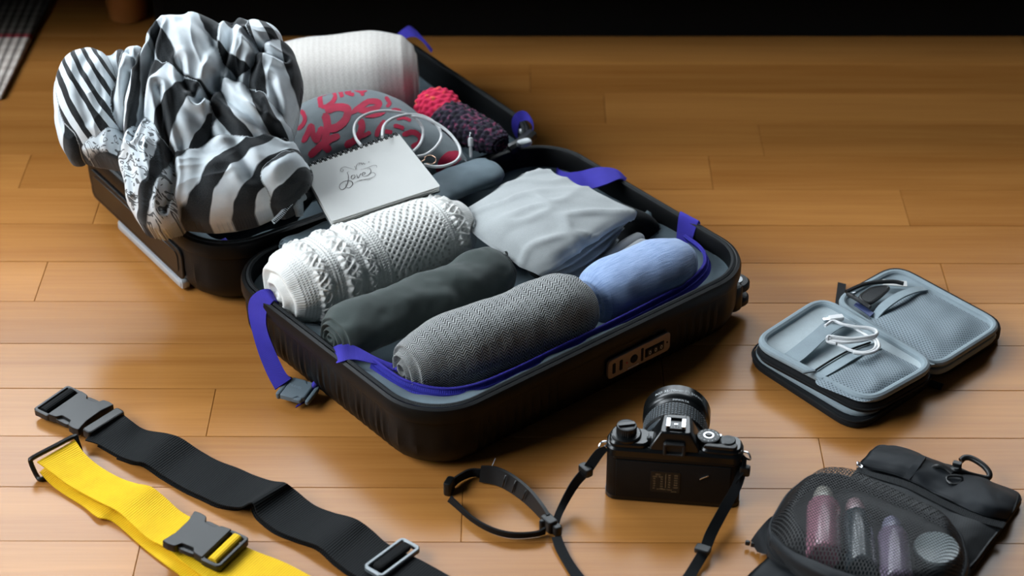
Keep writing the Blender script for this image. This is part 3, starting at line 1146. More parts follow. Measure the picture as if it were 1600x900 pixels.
# ---- grey shirt with crimson lettering
M['greyshirt'] = fabric('mid_grey_cotton', '#767f83', 1600, 0.95, 0.12, 24, 0.4)
M['pink'] = mat('crimson_print', '#b0063a', 0.8, var=0.18, vscale=60)
ctrl = net([[(436, 190, .085), (485, 165, .105), (548, 152, .115), (605, 158, .110), (655, 196, .090)],
            [(442, 198, .105), (492, 160, .145), (560, 148, .157), (618, 160, .148), (672, 200, .115)],
            [(446, 222, .110), (500, 188, .155), (572, 178, .166), (640, 192, .152), (700, 218, .120)],
            [(452, 250, .105), (508, 222, .146), (588, 212, .155), (660, 222, .141), (722, 240, .116)],
            [(458, 285, .085), (520, 262, .120), (605, 252, .130), (680, 254, .122), (738, 262, .104)],
            [(475, 318, .050), (530, 305, .070), (615, 292, .088), (695, 282, .090), (742, 278, .076)]])
sp_ = surf(ctrl, 14, 16)
nn = normals(sp_)
sp_ = sp_ + nn * (.003 * vnoise(sp_, 26, 51, 3))[..., None]
shirt = thing('printed_shirt', 'rumpled grey cotton shirt with crimson lettering under the notebook', 'shirt', at(590, 250, .05))
obj('body', sheet(sp_, .010, 1, 1, 0, edge=True), M['greyshirt'], shirt, smooth='all')


def to_px(P):
    Q = np.asarray(P) - np.array([0, 0, CAM_H])
    yc, zc = Q[..., 1] * _s + Q[..., 2] * _c, Q[..., 1] * _c - Q[..., 2] * _s
    return np.stack([800 + F_PX * Q[..., 0] / zc, 450 - F_PX * yc / zc], -1)


SN = normals(sp_)
vw = np.array([0, 0, CAM_H]) - sp_
front = (SN * vw).sum(-1) > .12 * np.linalg.norm(vw, axis=2)
sflat, nflat, pflat = sp_[front], SN[front], to_px(sp_)[front]


def on_shirt(q, lift=.0056):
    d = np.linalg.norm(pflat - q, axis=1)
    i = np.argsort(d)[:6]
    wgt = 1 / (d[i] + .4) ** 2
    wgt /= wgt.sum()
    return (wgt[:, None] * sflat[i]).sum(0) + lift * (wgt[:, None] * nflat[i]).sum(0)


def print_stroke(pts, wd, closed=False):
    p = catmull(np.array(pts, float) / 5.625 + [440, 120], 7, closed)
    if closed:
        p = np.vstack([p, p[:1]])
    t = np.gradient(p, axis=0)
    t /= np.linalg.norm(t, axis=1)[:, None] + 1e-9
    n = np.stack([-t[:, 1], t[:, 0]], -1)
    e = np.linspace(0, 1, len(p))
    taper = np.clip(np.minimum(e, 1 - e) * 8 + .45, 0, 1) if not closed else np.ones(len(p))
    hw = wd / 5.625 / 2 * taper
    P = np.array([[on_shirt(p[i] + n[i] * hw[i] * f) for f in (-1, -.5, 0, .5, 1)] for i in range(len(p))])
    return grid(P)


ST = {'letter_d': [([(342, 168), (352, 235), (362, 300)], 42), ([(340, 165), (430, 152), (478, 190), (468, 240), (420, 285), (362, 300)], 38)],
      'letter_r': [([(522, 150), (532, 185), (542, 215)], 38), ([(518, 147), (580, 140), (605, 160), (560, 178)], 30), ([(565, 172), (600, 185), (640, 195)], 30)],
      'letter_y': [([(645, 150), (680, 160), (705, 172)], 26), ([(752, 152), (715, 168), (708, 182), (725, 200)], 26)],
      'script_stroke': [([(200, 315), (232, 380), (215, 440), (165, 485)], 36), ([(215, 590), (255, 520), (285, 455), (300, 520), (330, 575), (350, 520), (370, 460)], 48),
                        ([(398, 345), (418, 450), (402, 560), (405, 620), (445, 660)], 64), ([(400, 335), (490, 300), (580, 315), (575, 395), (500, 465), (425, 485)], 66),
                        ([(615, 355), (690, 300), (770, 250), (845, 258), (838, 300), (750, 325), (670, 330)], 50), ([(720, 368), (820, 370), (905, 335)], 34),
                        ([(900, 212), (940, 262), (918, 300)], 30), ([(270, 705), (340, 640), (420, 580), (520, 532)], 58), ([(690, 395), (708, 470), (660, 560), (560, 622)], 56),
                        ([(660, 545), (720, 535), (785, 508)], 34), ([(905, 412), (855, 480), (832, 545)], 40), ([(1000, 398), (1060, 392), (1120, 415)], 28),
                        ([(975, 455), (1020, 462), (1062, 482)], 34), ([(955, 325), (995, 322), (1035, 334)], 30), ([(905, 500), (930, 505), (965, 512)], 36),
                        ([(1050, 535), (1140, 512), (1205, 555), (1190, 610), (1130, 635)], 44), ([(1365, 765), (1430, 715), (1500, 695), (1556, 705)], 40), ([(1350, 800), (1430, 770), (1510, 735), (1550, 715)], 60)]}
for nm, strokes in ST.items():
    for pts, wd in strokes:
        obj(nm, print_stroke(pts, wd), M['pink'], shirt, smooth='all')

# ---- slate grey rain jacket rolled along the hinge
M['slate'] = fabric('slate_nylon', '#6c7c85', 2500, 0.6, 0.1, 20, 0.15, 0.1)
obj('rolled_jacket', roll(at(452, 388, .104), at(768, 266, .108), .026, .0115, 150, 90, cloth_lumps(.004, 26, 61, .002, .08), lambda t: .8 + .3 * t, cap=.008, spiral=.003, turns=3), M['slate'],
    label='slate grey nylon jacket rolled along the hinge under the notebook', cat='jacket', smooth='all')

# ---- bobble hat
M['hatpink'] = mat('crimson_chunky_yarn', '#d01c4e', 0.9, var=0.25, vscale=120, bump=.5, bscale=900)
k = NT('mixed_dark_yarn')
k.l(k.ramp(k.noise(k.mapping(k.coord(), (1, 1, 1), .6), 130, 3, .6), [(.38, srgb('#14121c')), (.55, srgb('#2a2136')), (.66, srgb('#7c3350')), (.72, srgb('#4a4e5e'))]), k.p.inputs['Base Color'])
k.p.inputs['Roughness'].default_value = .95
M['hatdark'] = k.m
k = NT('crimson_and_orange_yarn')
k.l(k.ramp(k.noise(k.coord(), 90, 3, .6), [(.45, srgb('#c9184a')), (.6, srgb('#e02a50')), (.70, srgb('#e08a3c'))]), k.p.inputs['Base Color'])
k.p.inputs['Roughness'].default_value = .95
M['hatpom'] = k.m
hat = thing('knitted_hat', 'chunky knitted hat, crimson brim and dark purple yarn crown, in the far shell', 'hat', at(725, 205, .05))
H0, H1 = at(672, 182, .098), at(705, 196, .096)


def chunky(S_, A_, P):
    return .0028 * np.abs(np.sin(S_ / .0085 * PI)) * (.55 + .45 * np.cos(2 * PI * A_ / .010 + np.floor(S_ / .0085) * PI)) + .002 * vnoise(P, 50, 71)


obj('crown', roll(at(694, 184, .118), at(776, 222, .120), .029, .022, 120, 110, chunky, lambda t: 1.05 - .35 * t, cap=.012, spiral=.002), M['hatdark'], hat, smooth='all', label='dark purple mixed yarn crown')
obj('brim', roll(at(675, 160, .118), at(697, 190, .116), .029, .025, 60, 110, chunky, lambda t: .95 + .08 * np.sin(t * PI), cap=.012, spiral=.002), M['hatpom'], hat, smooth='all', label='crimson and orange yarn brim')

# ---- spiral notebook
M['paper'] = mat('drawing_paper', '#d6d6d3', 0.85, var=0.015)
M['cover'] = mat('grey_card_cover', '#3f474b', 0.7)
M['ink'] = mat('grey_pencil', '#5c5856', 0.8)
c_tl, c_tr, c_br, c_bl = at(472, 262, .164), at(623, 209, .174), at(688, 291, .149), at(518, 346, .141)


def page_pt(u, v, lift=0.0):
    p = c_tl * (1 - u) * (1 - v) + c_tr * u * (1 - v) + c_br * u * v + c_bl * (1 - u) * v
    n = np.cross(c_tr - c_tl, c_tl - c_bl)
    return p + n / np.linalg.norm(n) * lift


def page_slab(z0, z1, ins=0.0, cols=6):
    lo_, hi_ = [], []
    uvs = rpoly([(ins, ins), (1 - ins, ins), (1 - ins, 1 - ins), (ins, 1 - ins)], .02, 3, 3)
    return loft([[page_pt(u, v, z0) for u, v in uvs][::-1], [page_pt(u, v, z1) for u, v in uvs][::-1]])


nb = thing('spiral_notebook', 'white spiral-bound sketchbook with hand-lettered word, lying across the hinge', 'notebook', at(580, 300, .09))
obj('back_cover', page_slab(-.0100, -.0080, -.004), M['cover'], nb, smooth=False)
for i in range(4):
    obj('page_block', page_slab(-.0079 + i * .0019, -.0079 + i * .0019 + .0016, .002 + (i % 2) * .006), M['paper'], nb, smooth=False)
page = obj('top_page', page_slab(-.0002, .0002, 0), M['paper'], nb, smooth=False)
pu = (c_tr - c_tl) / np.linalg.norm(c_tr - c_tl)
pn = np.cross(c_tr - c_tl, c_tl - c_bl)
pn /= np.linalg.norm(pn)
pv = np.cross(pn, pu)
ring_me = None
NR = 19
aa = np.linspace(-.3, 1.65 * PI, 18)
rp = tube(np.stack([np.zeros_like(aa), .0048 * np.cos(aa) + .001, .0048 * np.sin(aa) - .004], -1), .0008, 6)
Rb = np.stack([pu, pv, pn], 1)
for i in range(NR):
    b0 = page_pt((i + .5) / NR, .004, .0)
    for dx in (-.0011, .0011):
        if ring_me is None:
            o = obj('ring', xf(rp, (0, 0, 0), Rb), M['plastic'], nb)
            ring_me = o
            WLOC[o.name] = WLOC[nb.name]
            for vtx in o.data.vertices:
                vtx.co += Vector(WLOC[nb.name])
        else:
            o = ring_me.copy()
            COL.objects.link(o)
            o.parent = nb
        o.location = Vector(b0 + pu * dx) - Vector(WLOC[nb.name])


def pen(pts, w0=.0007, w1=.0007, closed=False):
    p = catmull(np.array(pts, float) / 4.5 + [400, 200], 7)
    # page coordinates from the photographed page outline
    def inv(q):
        A2, B2, C2, D2 = np.array((472, 262.)), np.array((623, 209.)), np.array((688, 291.)), np.array((518, 346.))
        u, v = .5, .5
        for _ in range(8):
            f = A2 * (1 - u) * (1 - v) + B2 * u * (1 - v) + C2 * u * v + D2 * (1 - u) * v - q
            J = np.stack([(B2 - A2) * (1 - v) + (C2 - D2) * v, (D2 - A2) * (1 - u) + (C2 - B2) * u], 1)
            du = np.linalg.solve(J, f)
            u, v = u - du[0], v - du[1]
        return u, v
    P = np.array([page_pt(*inv(q), .0004) for q in p])
    t = np.gradient(P, axis=0)
    n = np.cross(t, pn)
    n /= np.linalg.norm(n, axis=1)[:, None] + 1e-9
    wd = np.interp(np.linspace(0, 1, len(P)), np.linspace(0, 1, 5), [w0 * .5, w1, w0, w1, w0 * .5])[:, None]
    return grid(np.stack([P - n * wd / 2, P + n * wd / 2], 1))


for pts, a_, b_ in (([(655, 310), (640, 318), (648, 340), (645, 380), (630, 420), (605, 438), (586, 425), (592, 398), (625, 378), (665, 378), (678, 400), (655, 425), (632, 418), (628, 395)], .0007, .0016),
                    ([(692, 335), (672, 340), (668, 358), (682, 362), (694, 348), (690, 334)], .0008, .0014),
                    ([(704, 330), (716, 356), (732, 330), (740, 326)], .0008, .0015),
                    ([(744, 338), (762, 330), (764, 318), (748, 320), (746, 340), (764, 344), (790, 332), (806, 312), (798, 290), (780, 296)], .0007, .0013),
                    ([(695, 300), (660, 288), (625, 278), (600, 285), (592, 302), (604, 312), (612, 298), (600, 290)], .0005, .0008),
                    ([(735, 298), (780, 285), (820, 268), (845, 270), (846, 285)], .0005, .0008),
                    ([(690, 388), (735, 372), (790, 360), (830, 345), (836, 328), (820, 318), (800, 326)], .0005, .0009),
                    ([(705, 375), (750, 368), (790, 370), (815, 355)], .0004, .0007),
                    ([(708, 300), (702, 275), (714, 255), (726, 250), (718, 268)], .0005, .0008),
                    ([(728, 262), (736, 248), (744, 262), (750, 250), (760, 258), (768, 252)], .0005, .0008),
                    ([(786, 244), (790, 242), (793, 245)], .0009, .0011), ([(700, 302), (696, 285), (690, 272)], .0005, .0007)):
    obj('pen_stroke', pen(pts, a_ * .8, b_ * .8), M['ink'], page, smooth=False)

# ---- earphone cable and clip
M['cable'] = mat('white_cable_rubber', '#d9dadb', 0.4, var=0.02)
ep = thing('earphone_cable', 'white earphone cable coiled on the printed grey shirt', 'cable', at(650, 215, .14))


def cpx(pts, z):
    zz = z if hasattr(z, '__len__') else [z] * len(pts)
    return ats([(440 + x / 5.625, 120 + y / 5.625, q) for (x, y), q in zip(pts, zz)])


la = cpx([(700, 605), (652, 540), (636, 450), (680, 370), (780, 318), (900, 300), (1010, 308), (1110, 332), (1185, 375), (1238, 450), (1240, 525), (1210, 600), (1150, 662)],
         [q_ + .014 for q_ in (.166, .168, .168, .171, .173, .171, .165, .156, .148, .141, .139, .138, .138)])
lb = cpx([(885, 530), (895, 440), (950, 380), (1050, 342), (1150, 332), (1250, 348), (1340, 400), (1396, 475), (1400, 545), (1350, 622), (1270, 682), (1190, 702)],
         [q_ + .014 for q_ in (.168, .167, .166, .164, .158, .152, .146, .141, .138, .136, .135, .136)])
lc_ = cpx([(1140, 345), (1260, 366), (1390, 428), (1490, 512), (1556, 605), (1570, 680), (1530, 742), (1440, 782), (1340, 790), (1250, 772)],
          [q_ + .014 for q_ in (.158, .154, .147, .140, .134, .130, .128, .129, .131, .134)])
for p in (la, lb, lc_):
    obj('cord', tube(catmull(p, 8), .0019, 10), M['cable'], ep, smooth='all')
jk0, jk1 = at(736, 246, .118), at(735, 208, .142)
jd = (jk1 - jk0) / np.linalg.norm(jk1 - jk0)
jr = np.array(Vector(jd).to_track_quat('Z', 'Y').to_matrix())
jl = np.linalg.norm(jk1 - jk0)
plug = obj('plug', xf(lathe([(.0016, 0), (.0020, .002), (.0020, jl * .45), (.0033, jl * .47), (.0033, jl * .78), (.0024, jl * .8), (.002, jl * .82)], 14), jk0, jr), M['cable'], ep)
obj('plug_tip', xf(lathe([(.0014, jl * .82), (.0014, jl * .92), (.0010, jl * .95), (.0013, jl * .98), (.0004, jl * 1.03)], 12), jk0, jr), M['steel'], plug)
M['gold'] = mat('rose_gold_wire', '#c9a48c', 0.25, 1.0, 0.03)
cl = cpx([(1225, 748), (1255, 730), (1262, 705), (1295, 692), (1335, 700), (1356, 725), (1345, 755), (1310, 770), (1275, 765), (1250, 772)], .137)
obj('wire_clip', tube(catmull(cl, 8), .0008, 8), M['gold'], smooth='all', label='small rose-gold wire clip at the edge of the notebook', cat='clip')

# ------------------------------------------------------------------ zebra scarf: a crumpled heap of folded cloth
k = NT('zebra_print_cotton')
sp = k.n('ShaderNodeSeparateXYZ')
k.l(k.coord('UV'), sp.inputs[0])
s2 = k.n('ShaderNodeSeparateXYZ')
uv2 = k.n('ShaderNodeUVMap', uv_map='UVTwo')
k.l(uv2.outputs[0], s2.inputs[0])
nv = k.noise(k.mapping(k.coord('UV'), (.8, .5, 1)), 1.0, 2)
nv2 = k.noise(k.mapping(k.coord('UV'), (1.7, 1.1, 1)), 1.3, 2)
phs = k.math('ADD', sp.outputs[0], k.math('MULTIPLY', k.math('SUBTRACT', nv, .5), .8))
wv_ = k.math('MULTIPLY', k.math('ABSOLUTE', k.math('SUBTRACT', k.math('FRACT', phs), .5)), 2.0)
thr = k.math('ADD', s2.outputs[0], k.math('MULTIPLY', k.math('SUBTRACT', nv2, .5), .5))
df = k.math('SUBTRACT', wv_, thr)
mr = k.n('ShaderNodeMapRange')
mr.inputs[1].default_value, mr.inputs[2].default_value = -.03, .03
k.l(df, mr.inputs[0])
# engraved-looking scrolls on the plain areas
on = k.noise(k.mapping(k.coord('UV'), (2.6, 2.6, 1)), 1.6, 1.5, .5, 1.2)
ln_ = k.math('LESS_THAN', k.math('ABSOLUTE', k.math('SUBTRACT', k.math('FRACT', k.math('MULTIPLY', on, 4.0)), .5)), .12)
lm = k.math('MULTIPLY', ln_, k.math('GREATER_THAN', s2.outputs[1], k.math('ADD', .18, k.math('MULTIPLY', nv2, .9))))
wh = k.ramp(k.noise(k.coord(), 40, 3), [(.3, srgb('#ccd5da')), (.7, srgb('#e4eaee'))])
colr = k.mix(mr.outputs[0], srgb('#0b1115'), wh)
colr = k.mix(k.math('MULTIPLY', lm, .85), colr, srgb('#20282d'))
fz = k.noise(k.coord(), 1500, 2)
k.l(k.mix(.03, colr, k.ramp(fz, [(.3, srgb('#404a50')), (.7, srgb('#ffffff'))])), k.p.inputs['Base Color'])
k.p.inputs['Roughness'].default_value = .9
k.p.inputs['Specular IOR Level'].default_value = .15
k.p.inputs['Sheen Weight'].default_value = .2
k.bump(fz, .2, .0005)
M['zebra'] = k.m

SO = at(290, 365, .116)
SNRM = np.array([0, -.65, .76])
SE = np.array([0, .76, .65])


def plane_pts(X, Y):
    u = (X - 800.0) / F_PX
    v = -(Y - 450.0) / F_PX
    d = np.stack([u, _c + v * _s, -_s + v * _c], -1)
    o = np.array([0, 0, CAM_H])
    t = ((SO - o) @ SNRM) / (d @ SNRM)
    return o + d * t[..., None]


# centre, half axes, turn, height, base lift, stripe angle, stripe period (px), phase, black share, scroll share
LOBES = [((405, 72), (36, 30), 10, .040, .010, 60, 30, .2, .40, .2),
         ((372, 95), (40, 55), 0, .040, .012, 28, 64, .1, .32, .3),
         ((420, 160), (50, 92), 8, .050, .006, 78, 74, .30, .36, .15),
         ((300, 112), (72, 80), -12, .070, .008, 52, 84, .32, .30, .40),
         ((205, 150), (30, 70), 12, .045, .010, 100, 46, .0, .40, .1),
         ((182, 168), (34, 84), 4, .030, .006, 80, 40, .2, .40, .0),
         ((146, 168), (54, 88), -8, .050, .004, 58, 20, .15, .44, .0),
         ((114, 186), (26, 70), -6, .036, .006, 84, 52, .5, .42, .0),
         ((165, 232), (44, 28), 14, .034, .008, 20, 70, .1, .26, .85),
         ((228, 175), (24, 105), 9, .062, .010, 98, 34, .3, .42, .0),
         ((285, 195), (56, 92), -14, .066, .016, -60, 62, .42, .44, .15),
         ((388, 205), (70, 60), 30, .052, .010, 62, 60, .15, .38, .1),
         ((362, 287), (120, 65), -14, .060, .012, -45, 62, .55, .50, .0),
         ((440, 288), (48, 46), -36, .052, .012, -42, 66, .95, .48, .0),
         ((245, 285), (46, 86), -10, .066, .022, -58, 92, .35, .24, .95)]
CREASES = [([(180, 92), (188, 140), (192, 200), (188, 250)], .010, 7), ([(236, 82), (214, 140), (204, 200), (200, 260)], .010, 6),
           ([(262, 66), (246, 120), (236, 180), (222, 250)], .009, 5), ([(366, 48), (362, 100), (345, 150), (322, 188)], .014, 7),
           ([(322, 188), (300, 160), (296, 130)], .008, 6), ([(345, 150), (372, 190), (410, 215), (452, 232)], .012, 7),
           ([(262, 170), (272, 230), (282, 300), (268, 350)], .010, 6), ([(392, 78), (420, 100), (450, 112)], .009, 5),
           ([(352, 200), (380, 250), (400, 300)], .006, 10), ([(300, 250), (360, 262), (420, 300)], .004, 12), ([(404, 120), (396, 160), (420, 205)], .007, 6),
           ([(150, 105), (138, 150), (150, 210)], .004, 8), ([(210, 100), (222, 130)], .008, 5), ([(200, 262), (220, 300), (226, 345)], .005, 7),
           ([(300, 60), (330, 80), (350, 110)], .006, 9), ([(430, 150), (440, 190), (432, 225)], .006, 7), ([(318, 210), (330, 260), (322, 320)], .004, 12)]


def seg_dist(X, Y, pts):
    p = catmull(np.array(pts, float), 6)
    best = np.full(X.shape, 1e9)
    sgn = np.zeros(X.shape)
    for a, b in zip(p[:-1], p[1:]):
        d = b - a
        L2 = d @ d + 1e-9
        t = np.clip(((X - a[0]) * d[0] + (Y - a[1]) * d[1]) / L2, 0, 1)
        dx, dy = X - a[0] - t * d[0], Y - a[1] - t * d[1]
        dd = np.hypot(dx, dy)
        m = dd < best
        best = np.where(m, dd, best)
        sgn = np.where(m, np.sign(dx * d[1] - dy * d[0]), sgn)
    return best, sgn


def scarf_field(X, Y):
    H = np.full(X.shape, -1.0)
    U = np.zeros(X.shape + (2,))
    U2 = np.zeros(X.shape + (2,))
    PX = np.stack([X, Y, X * 0], -1)
    wx = X + 5 * vnoise(PX, .03, 81, 2)
    wy = Y + 5 * vnoise(PX, .03, 82, 2)
    for i, ((cx, cy), (rx, ry), th, hg, hb, sa, per, pho, blk, orn) in enumerate(LOBES):
        a = math.radians(th)
        dx, dy = wx - cx, wy - cy
        lx, ly = dx * math.cos(a) + dy * math.sin(a), -dx * math.sin(a) + dy * math.cos(a)
        r = (np.abs(lx / rx) ** 2.3 + np.abs(ly / ry) ** 2.3)
        h = np.where(r < 1, hb + hg * np.clip(1 - r, 0, 1) ** .5, -1.0)
        wrinkle = vnoise(np.stack([lx * .042 * (1 if rx < ry else .3), ly * .042 * (.3 if rx < ry else 1), lx * 0 + i * 7], -1), 1, 90 + i, 1)
        rid = 1 - np.abs(vnoise(np.stack([lx * .035 * (1 if rx < ry else .4), ly * .035 * (.4 if rx < ry else 1), lx * 0 + i * 5], -1), 1, 190 + i, 2))
        wrinkle = wrinkle + .55 * rid ** 4 - .2
        h = h + np.where(r < 1, .008 * wrinkle * np.clip((1 - r) * 3, 0, 1), 0)
        m = h > H
        H = np.where(m, h, H)
        b = math.radians(sa)
        # stripes run along the angle b, bent a little with the fold
        su = (-(X - cx) * math.sin(b) + (Y - cy) * math.cos(b)) / per + pho + .00006 * lx * ly * (60 / per)
        sv = ((X - cx) * math.cos(b) + (Y - cy) * math.sin(b)) / 60.0 + i * 3.7
        U[m] = np.stack([su + i * 5, sv], -1)[m]
        U2[m] = (blk, orn)
    for pts, dep, wd in CREASES:
        d, sg = seg_dist(X, Y, pts)
        H = H - np.where(H > -.5, dep * np.exp(-(d / wd) ** 2) - dep * .55 * np.exp(-((d - wd * 1.9) / wd) ** 2), 0)
    return H, U, U2


stp = 1.15
X, Y = np.meshgrid(np.arange(84, 490, stp), np.arange(22, 380, stp), indexing='ij')
H, UVa, UVb = scarf_field(X, Y)
inside = H > -.5
B = plane_pts(X, Y)
top = B + SNRM * np.where(inside, H, .004)[..., None]
bot = B - SNRM * (np.where(inside, np.clip(H, 0, .09), 0) * .8)[..., None]
bot[..., 2] = np.minimum(np.maximum(bot[..., 2], .100), top[..., 2] - .001)


def masked(P, mask, flip):
    idx = -np.ones(mask.shape, int)
    q = mask[:-1, :-1] & mask[1:, :-1] & mask[1:, 1:] & mask[:-1, 1:]
    used = np.zeros(mask.shape, bool)
    for a, b in ((slice(None, -1), slice(None, -1)), (slice(1, None), slice(None, -1)), (slice(1, None), slice(1, None)), (slice(None, -1), slice(1, None))):
        used[a, b] |= q
    idx[used] = np.arange(used.sum())
    F = np.stack([idx[:-1, :-1], idx[1:, :-1], idx[1:, 1:], idx[:-1, 1:]], -1)[q]
    return P[used], (F if flip else F[:, ::-1]), used


Vt, Ft, us = masked(top, inside, False)
sub = np.zeros_like(inside)
Vb, Fb, ub_ = masked(bot, inside, True)
n0 = len(Vt)
edge_i = -np.ones(inside.shape, int)
edge_i[us] = np.arange(us.sum())
# side wall where the cloth turns under
cnt = {}
for f in Ft:
    for a, b in zip(f, np.roll(f, -1)):
        kx = (min(a, b), max(a, b))
        cnt[kx] = None if kx in cnt else (a, b)
wall = [[int(b), int(a), int(a) + n0, int(b) + n0] for v in cnt.values() if v is not None for a, b in (v,)]
scarf = thing('zebra_scarf', 'crumpled black-and-white zebra-print scarf heaped on the far shell', 'scarf', (SO[0], SO[1], .09))
obj('cloth', (np.vstack([Vt, Vb]), Ft.tolist() + (Fb + n0).tolist() + wall), M['zebra'], scarf, smooth='all',
    uv=np.vstack([UVa[us], UVa[us]]), uv2=np.vstack([UVb[us], UVb[us]]))
# white stitched hem at the right corner, tassel below it
M['hem'] = fabric('white_hem_cotton', '#c5ced3', 1500, .9, .05)
A = ats([(478, 284, .171), (464, 302, .160), (451, 315, .153), (438, 331, .145), (424, 345, .137)])
Bq = ats([(481, 290, .169), (468, 308, .158), (455, 321, .151), (442, 337, .143), (428, 350, .135)])
hm = obj('hem', strip(A, Bq, .002, 6, 4), M['hem'], scarf, label='white stitched hem')
pp = catmull(Bq, 7)
for i in range(0, len(pp) - 1, 1):
    obj('stitch', tube(np.stack([pp[i] + [.001, -.001, .0012], pp[i] + [-.0022, .0008, .0022]]), .0006, 5), M['black_cloth'], hm)
M['tassel'] = fabric('grey_tassel_cotton', '#8e979c', 900, .9, .1)
tp = catmull(ats([(468, 294, .160), (464, 304, .154), (464, 315, .148), (467, 327, .139), (468, 338, .132)]), 8)
rr2 = np.interp(np.linspace(0, 1, len(tp)), [0, .15, .4, .55, .7, 1], [.005, .011, .0125, .007, .006, .0045])
obj('tassel', tube(tp, rr2, 14), M['tassel'], scarf, smooth='all', label='grey knotted tassel')

# ------------------------------------------------------------------ luggage straps on the floor
def pairs_strip(pairs, dz=0.0, zmul=1.0, sh=(0, 0), th=.0016, n=6, ripple=.0005, seed=0):
    A = ats([(a[0] + sh[0], a[1] + sh[1], max(a[2] * zmul + dz, .0012)) for a, b in pairs])
    B = ats([(b[0] + sh[0], b[1] + sh[1], max(b[2] * zmul + dz, .0012)) for a, b in pairs])
    return strip(A, B, th, n, 9)


M['webblack'] = webbing('black_luggage_webbing', '#0b0f11', 1150, .8, .35)
M['webyellow'] = webbing('yellow_luggage_webbing', '#fbc71a', 1150, .75, .70)


def strap_frame(cp, dp, tilt=0.0):
    """frame at a pixel on the floor whose x axis points along the strap"""
    c = at(*cp)
    d = at(cp[0] + dp[0], cp[1] + dp[1], cp[2]) - c
    d[2] = 0
    d /= np.linalg.norm(d)
    R = np.stack([d, np.cross([0, 0, 1.0], d), [0, 0, 1.0]], 1) @ rot('Y', tilt)
    return c, R


def ring_frame(l, w_, t, h, r=.004):
    o_, i_ = rrect(l, w_, r, 5), rrect(l - 2 * t, w_ - 2 * t, max(r - t, .0012), 5)
    b = .001
    return grid(np.stack([lev(off(o_, -b), 0), lev(o_, b), lev(o_, h - b), lev(off(o_, -b), h), lev(off(i_, b), h), lev(i_, h - b), lev(i_, b), lev(off(i_, b), 0)], 0), True, True)


def luggage_buckle(root, c, R, webm, w_=.058):
    h = .0115
    bod = rpoly([(-.030, -w_ * .50), (-.022, -w_ * .52), (-.014, -w_ * .50), (-.010, -w_ * .36), (.004, -w_ * .34), (.008, -w_ * .44), (.020, -w_ * .47),
                 (.020, w_ * .47), (.008, w_ * .44), (.004, w_ * .34), (-.010, w_ * .36), (-.014, w_ * .50), (-.022, w_ * .52), (-.030, w_ * .50), (-.026, w_ * .2), (-.026, -w_ * .2)], .0016, 3, 2)
    bk_ = obj('buckle', xf(prism(bod, .0015, h, .0009), c, R), M['plastic'], root, label='black plastic side-release buckle')
    for sg in (-1, 1):
        arm = rpoly([(-.016, sg * w_ * .34), (.010, sg * w_ * .34), (.012, sg * w_ * .43), (.004, sg * w_ * .46), (-.008, sg * w_ * .47), (-.015, sg * w_ * .42)], .002, 3, 2)
        obj('prong', xf(prism(arm, .003, h - .003, .0008), c, R), M['plastic'], bk_)
    obj('loop_frame', xf(ring_frame(.026, w_ * .98, .0045, .009, .005), c + R @ np.array([.030, 0, .001]), R), M['plastic'], bk_)
    sec = rrect(.0115, .0085, .004, 5)
    P = [np.c_[sec[:, 0], np.full(len(sec), y), sec[:, 1]] for y in np.linspace(-w_ * .40, w_ * .40, 8)]
    V, F, U = loft(P)
    U = np.stack([np.tile(np.linspace(0, .04, len(sec)), 8), np.repeat(np.linspace(0, .05, 8), len(sec))], -1)
    obj('webbing_loop', xf((V, F, U), c + R @ np.array([.0305, 0, .008]), R), webm, bk_)
    return bk_


BP = [((183, 640, .011), (133, 688, .011)), ((205, 658, .013), (155, 695, .009)), ((227, 672, .009), (187, 713, .009)), ((262, 678, .018), (210, 721, .012)),
      ((283, 685, .016), (228, 725, .013)), ((310, 703, .008), (256, 744, .007)), ((340, 720, .008), (290, 764, .007)), ((372, 732, .009), (320, 778, .008)), ((397, 743, .010), (345, 789, .009)),
      ((425, 752, .017), (375, 793, .013)), ((446, 755, .023), (394, 786, .022)), ((460, 765, .014), (404, 806, .012)), ((490, 789, .009), (432, 829, .008)), ((519, 801, .011), (466, 843, .009)),
      ((555, 811, .019), (499, 855, .013)), ((580, 828, .013), (525, 878, .009)), ((608, 852, .009), (553, 898, .008)), ((654, 874, .009), (600, 922, .008)),
      ((705, 902, .007), (650, 950, .007)), ((760, 935, .007), (705, 985, .007))]
bs = thing('black_luggage_strap', 'folded black webbing luggage strap with buckle lying on the floorboards', 'strap', at(380, 770))
obj('webbing', pairs_strip(BP), M['webblack'], bs)
obj('webbing', pairs_strip(BP[1:], -.0034, .75, (-3, 2)), M['webblack'], bs)
obj('webbing', pairs_strip(BP[2:], -.005, .45, (-5, 4)), M['webblack'], bs)
c, R = strap_frame((122, 650, .004), (-60, -28))
luggage_buckle(bs, c, R, M['webblack'])
c, R = strap_frame((163, 668, .006), (50, 28))
obj('buckle_tail', xf(rbox(.014, .054, .011, .004, .002), c, R), M['plastic'], bs)
c, R = strap_frame((613, 876, .009), (45, 26))
sl = obj('slider', xf(ring_frame(.028, .062, .0045, .006, .006), c, R), M['steel'] if False else mat('grey_slider_plastic', '#6d7478', .32, .2), bs, label='grey rectangular slider')
obj('slider_webbing', xf(rbox(.013, .050, .007, .005, .003), c + R @ np.array([0, 0, .002]), R), M['webblack'], sl)

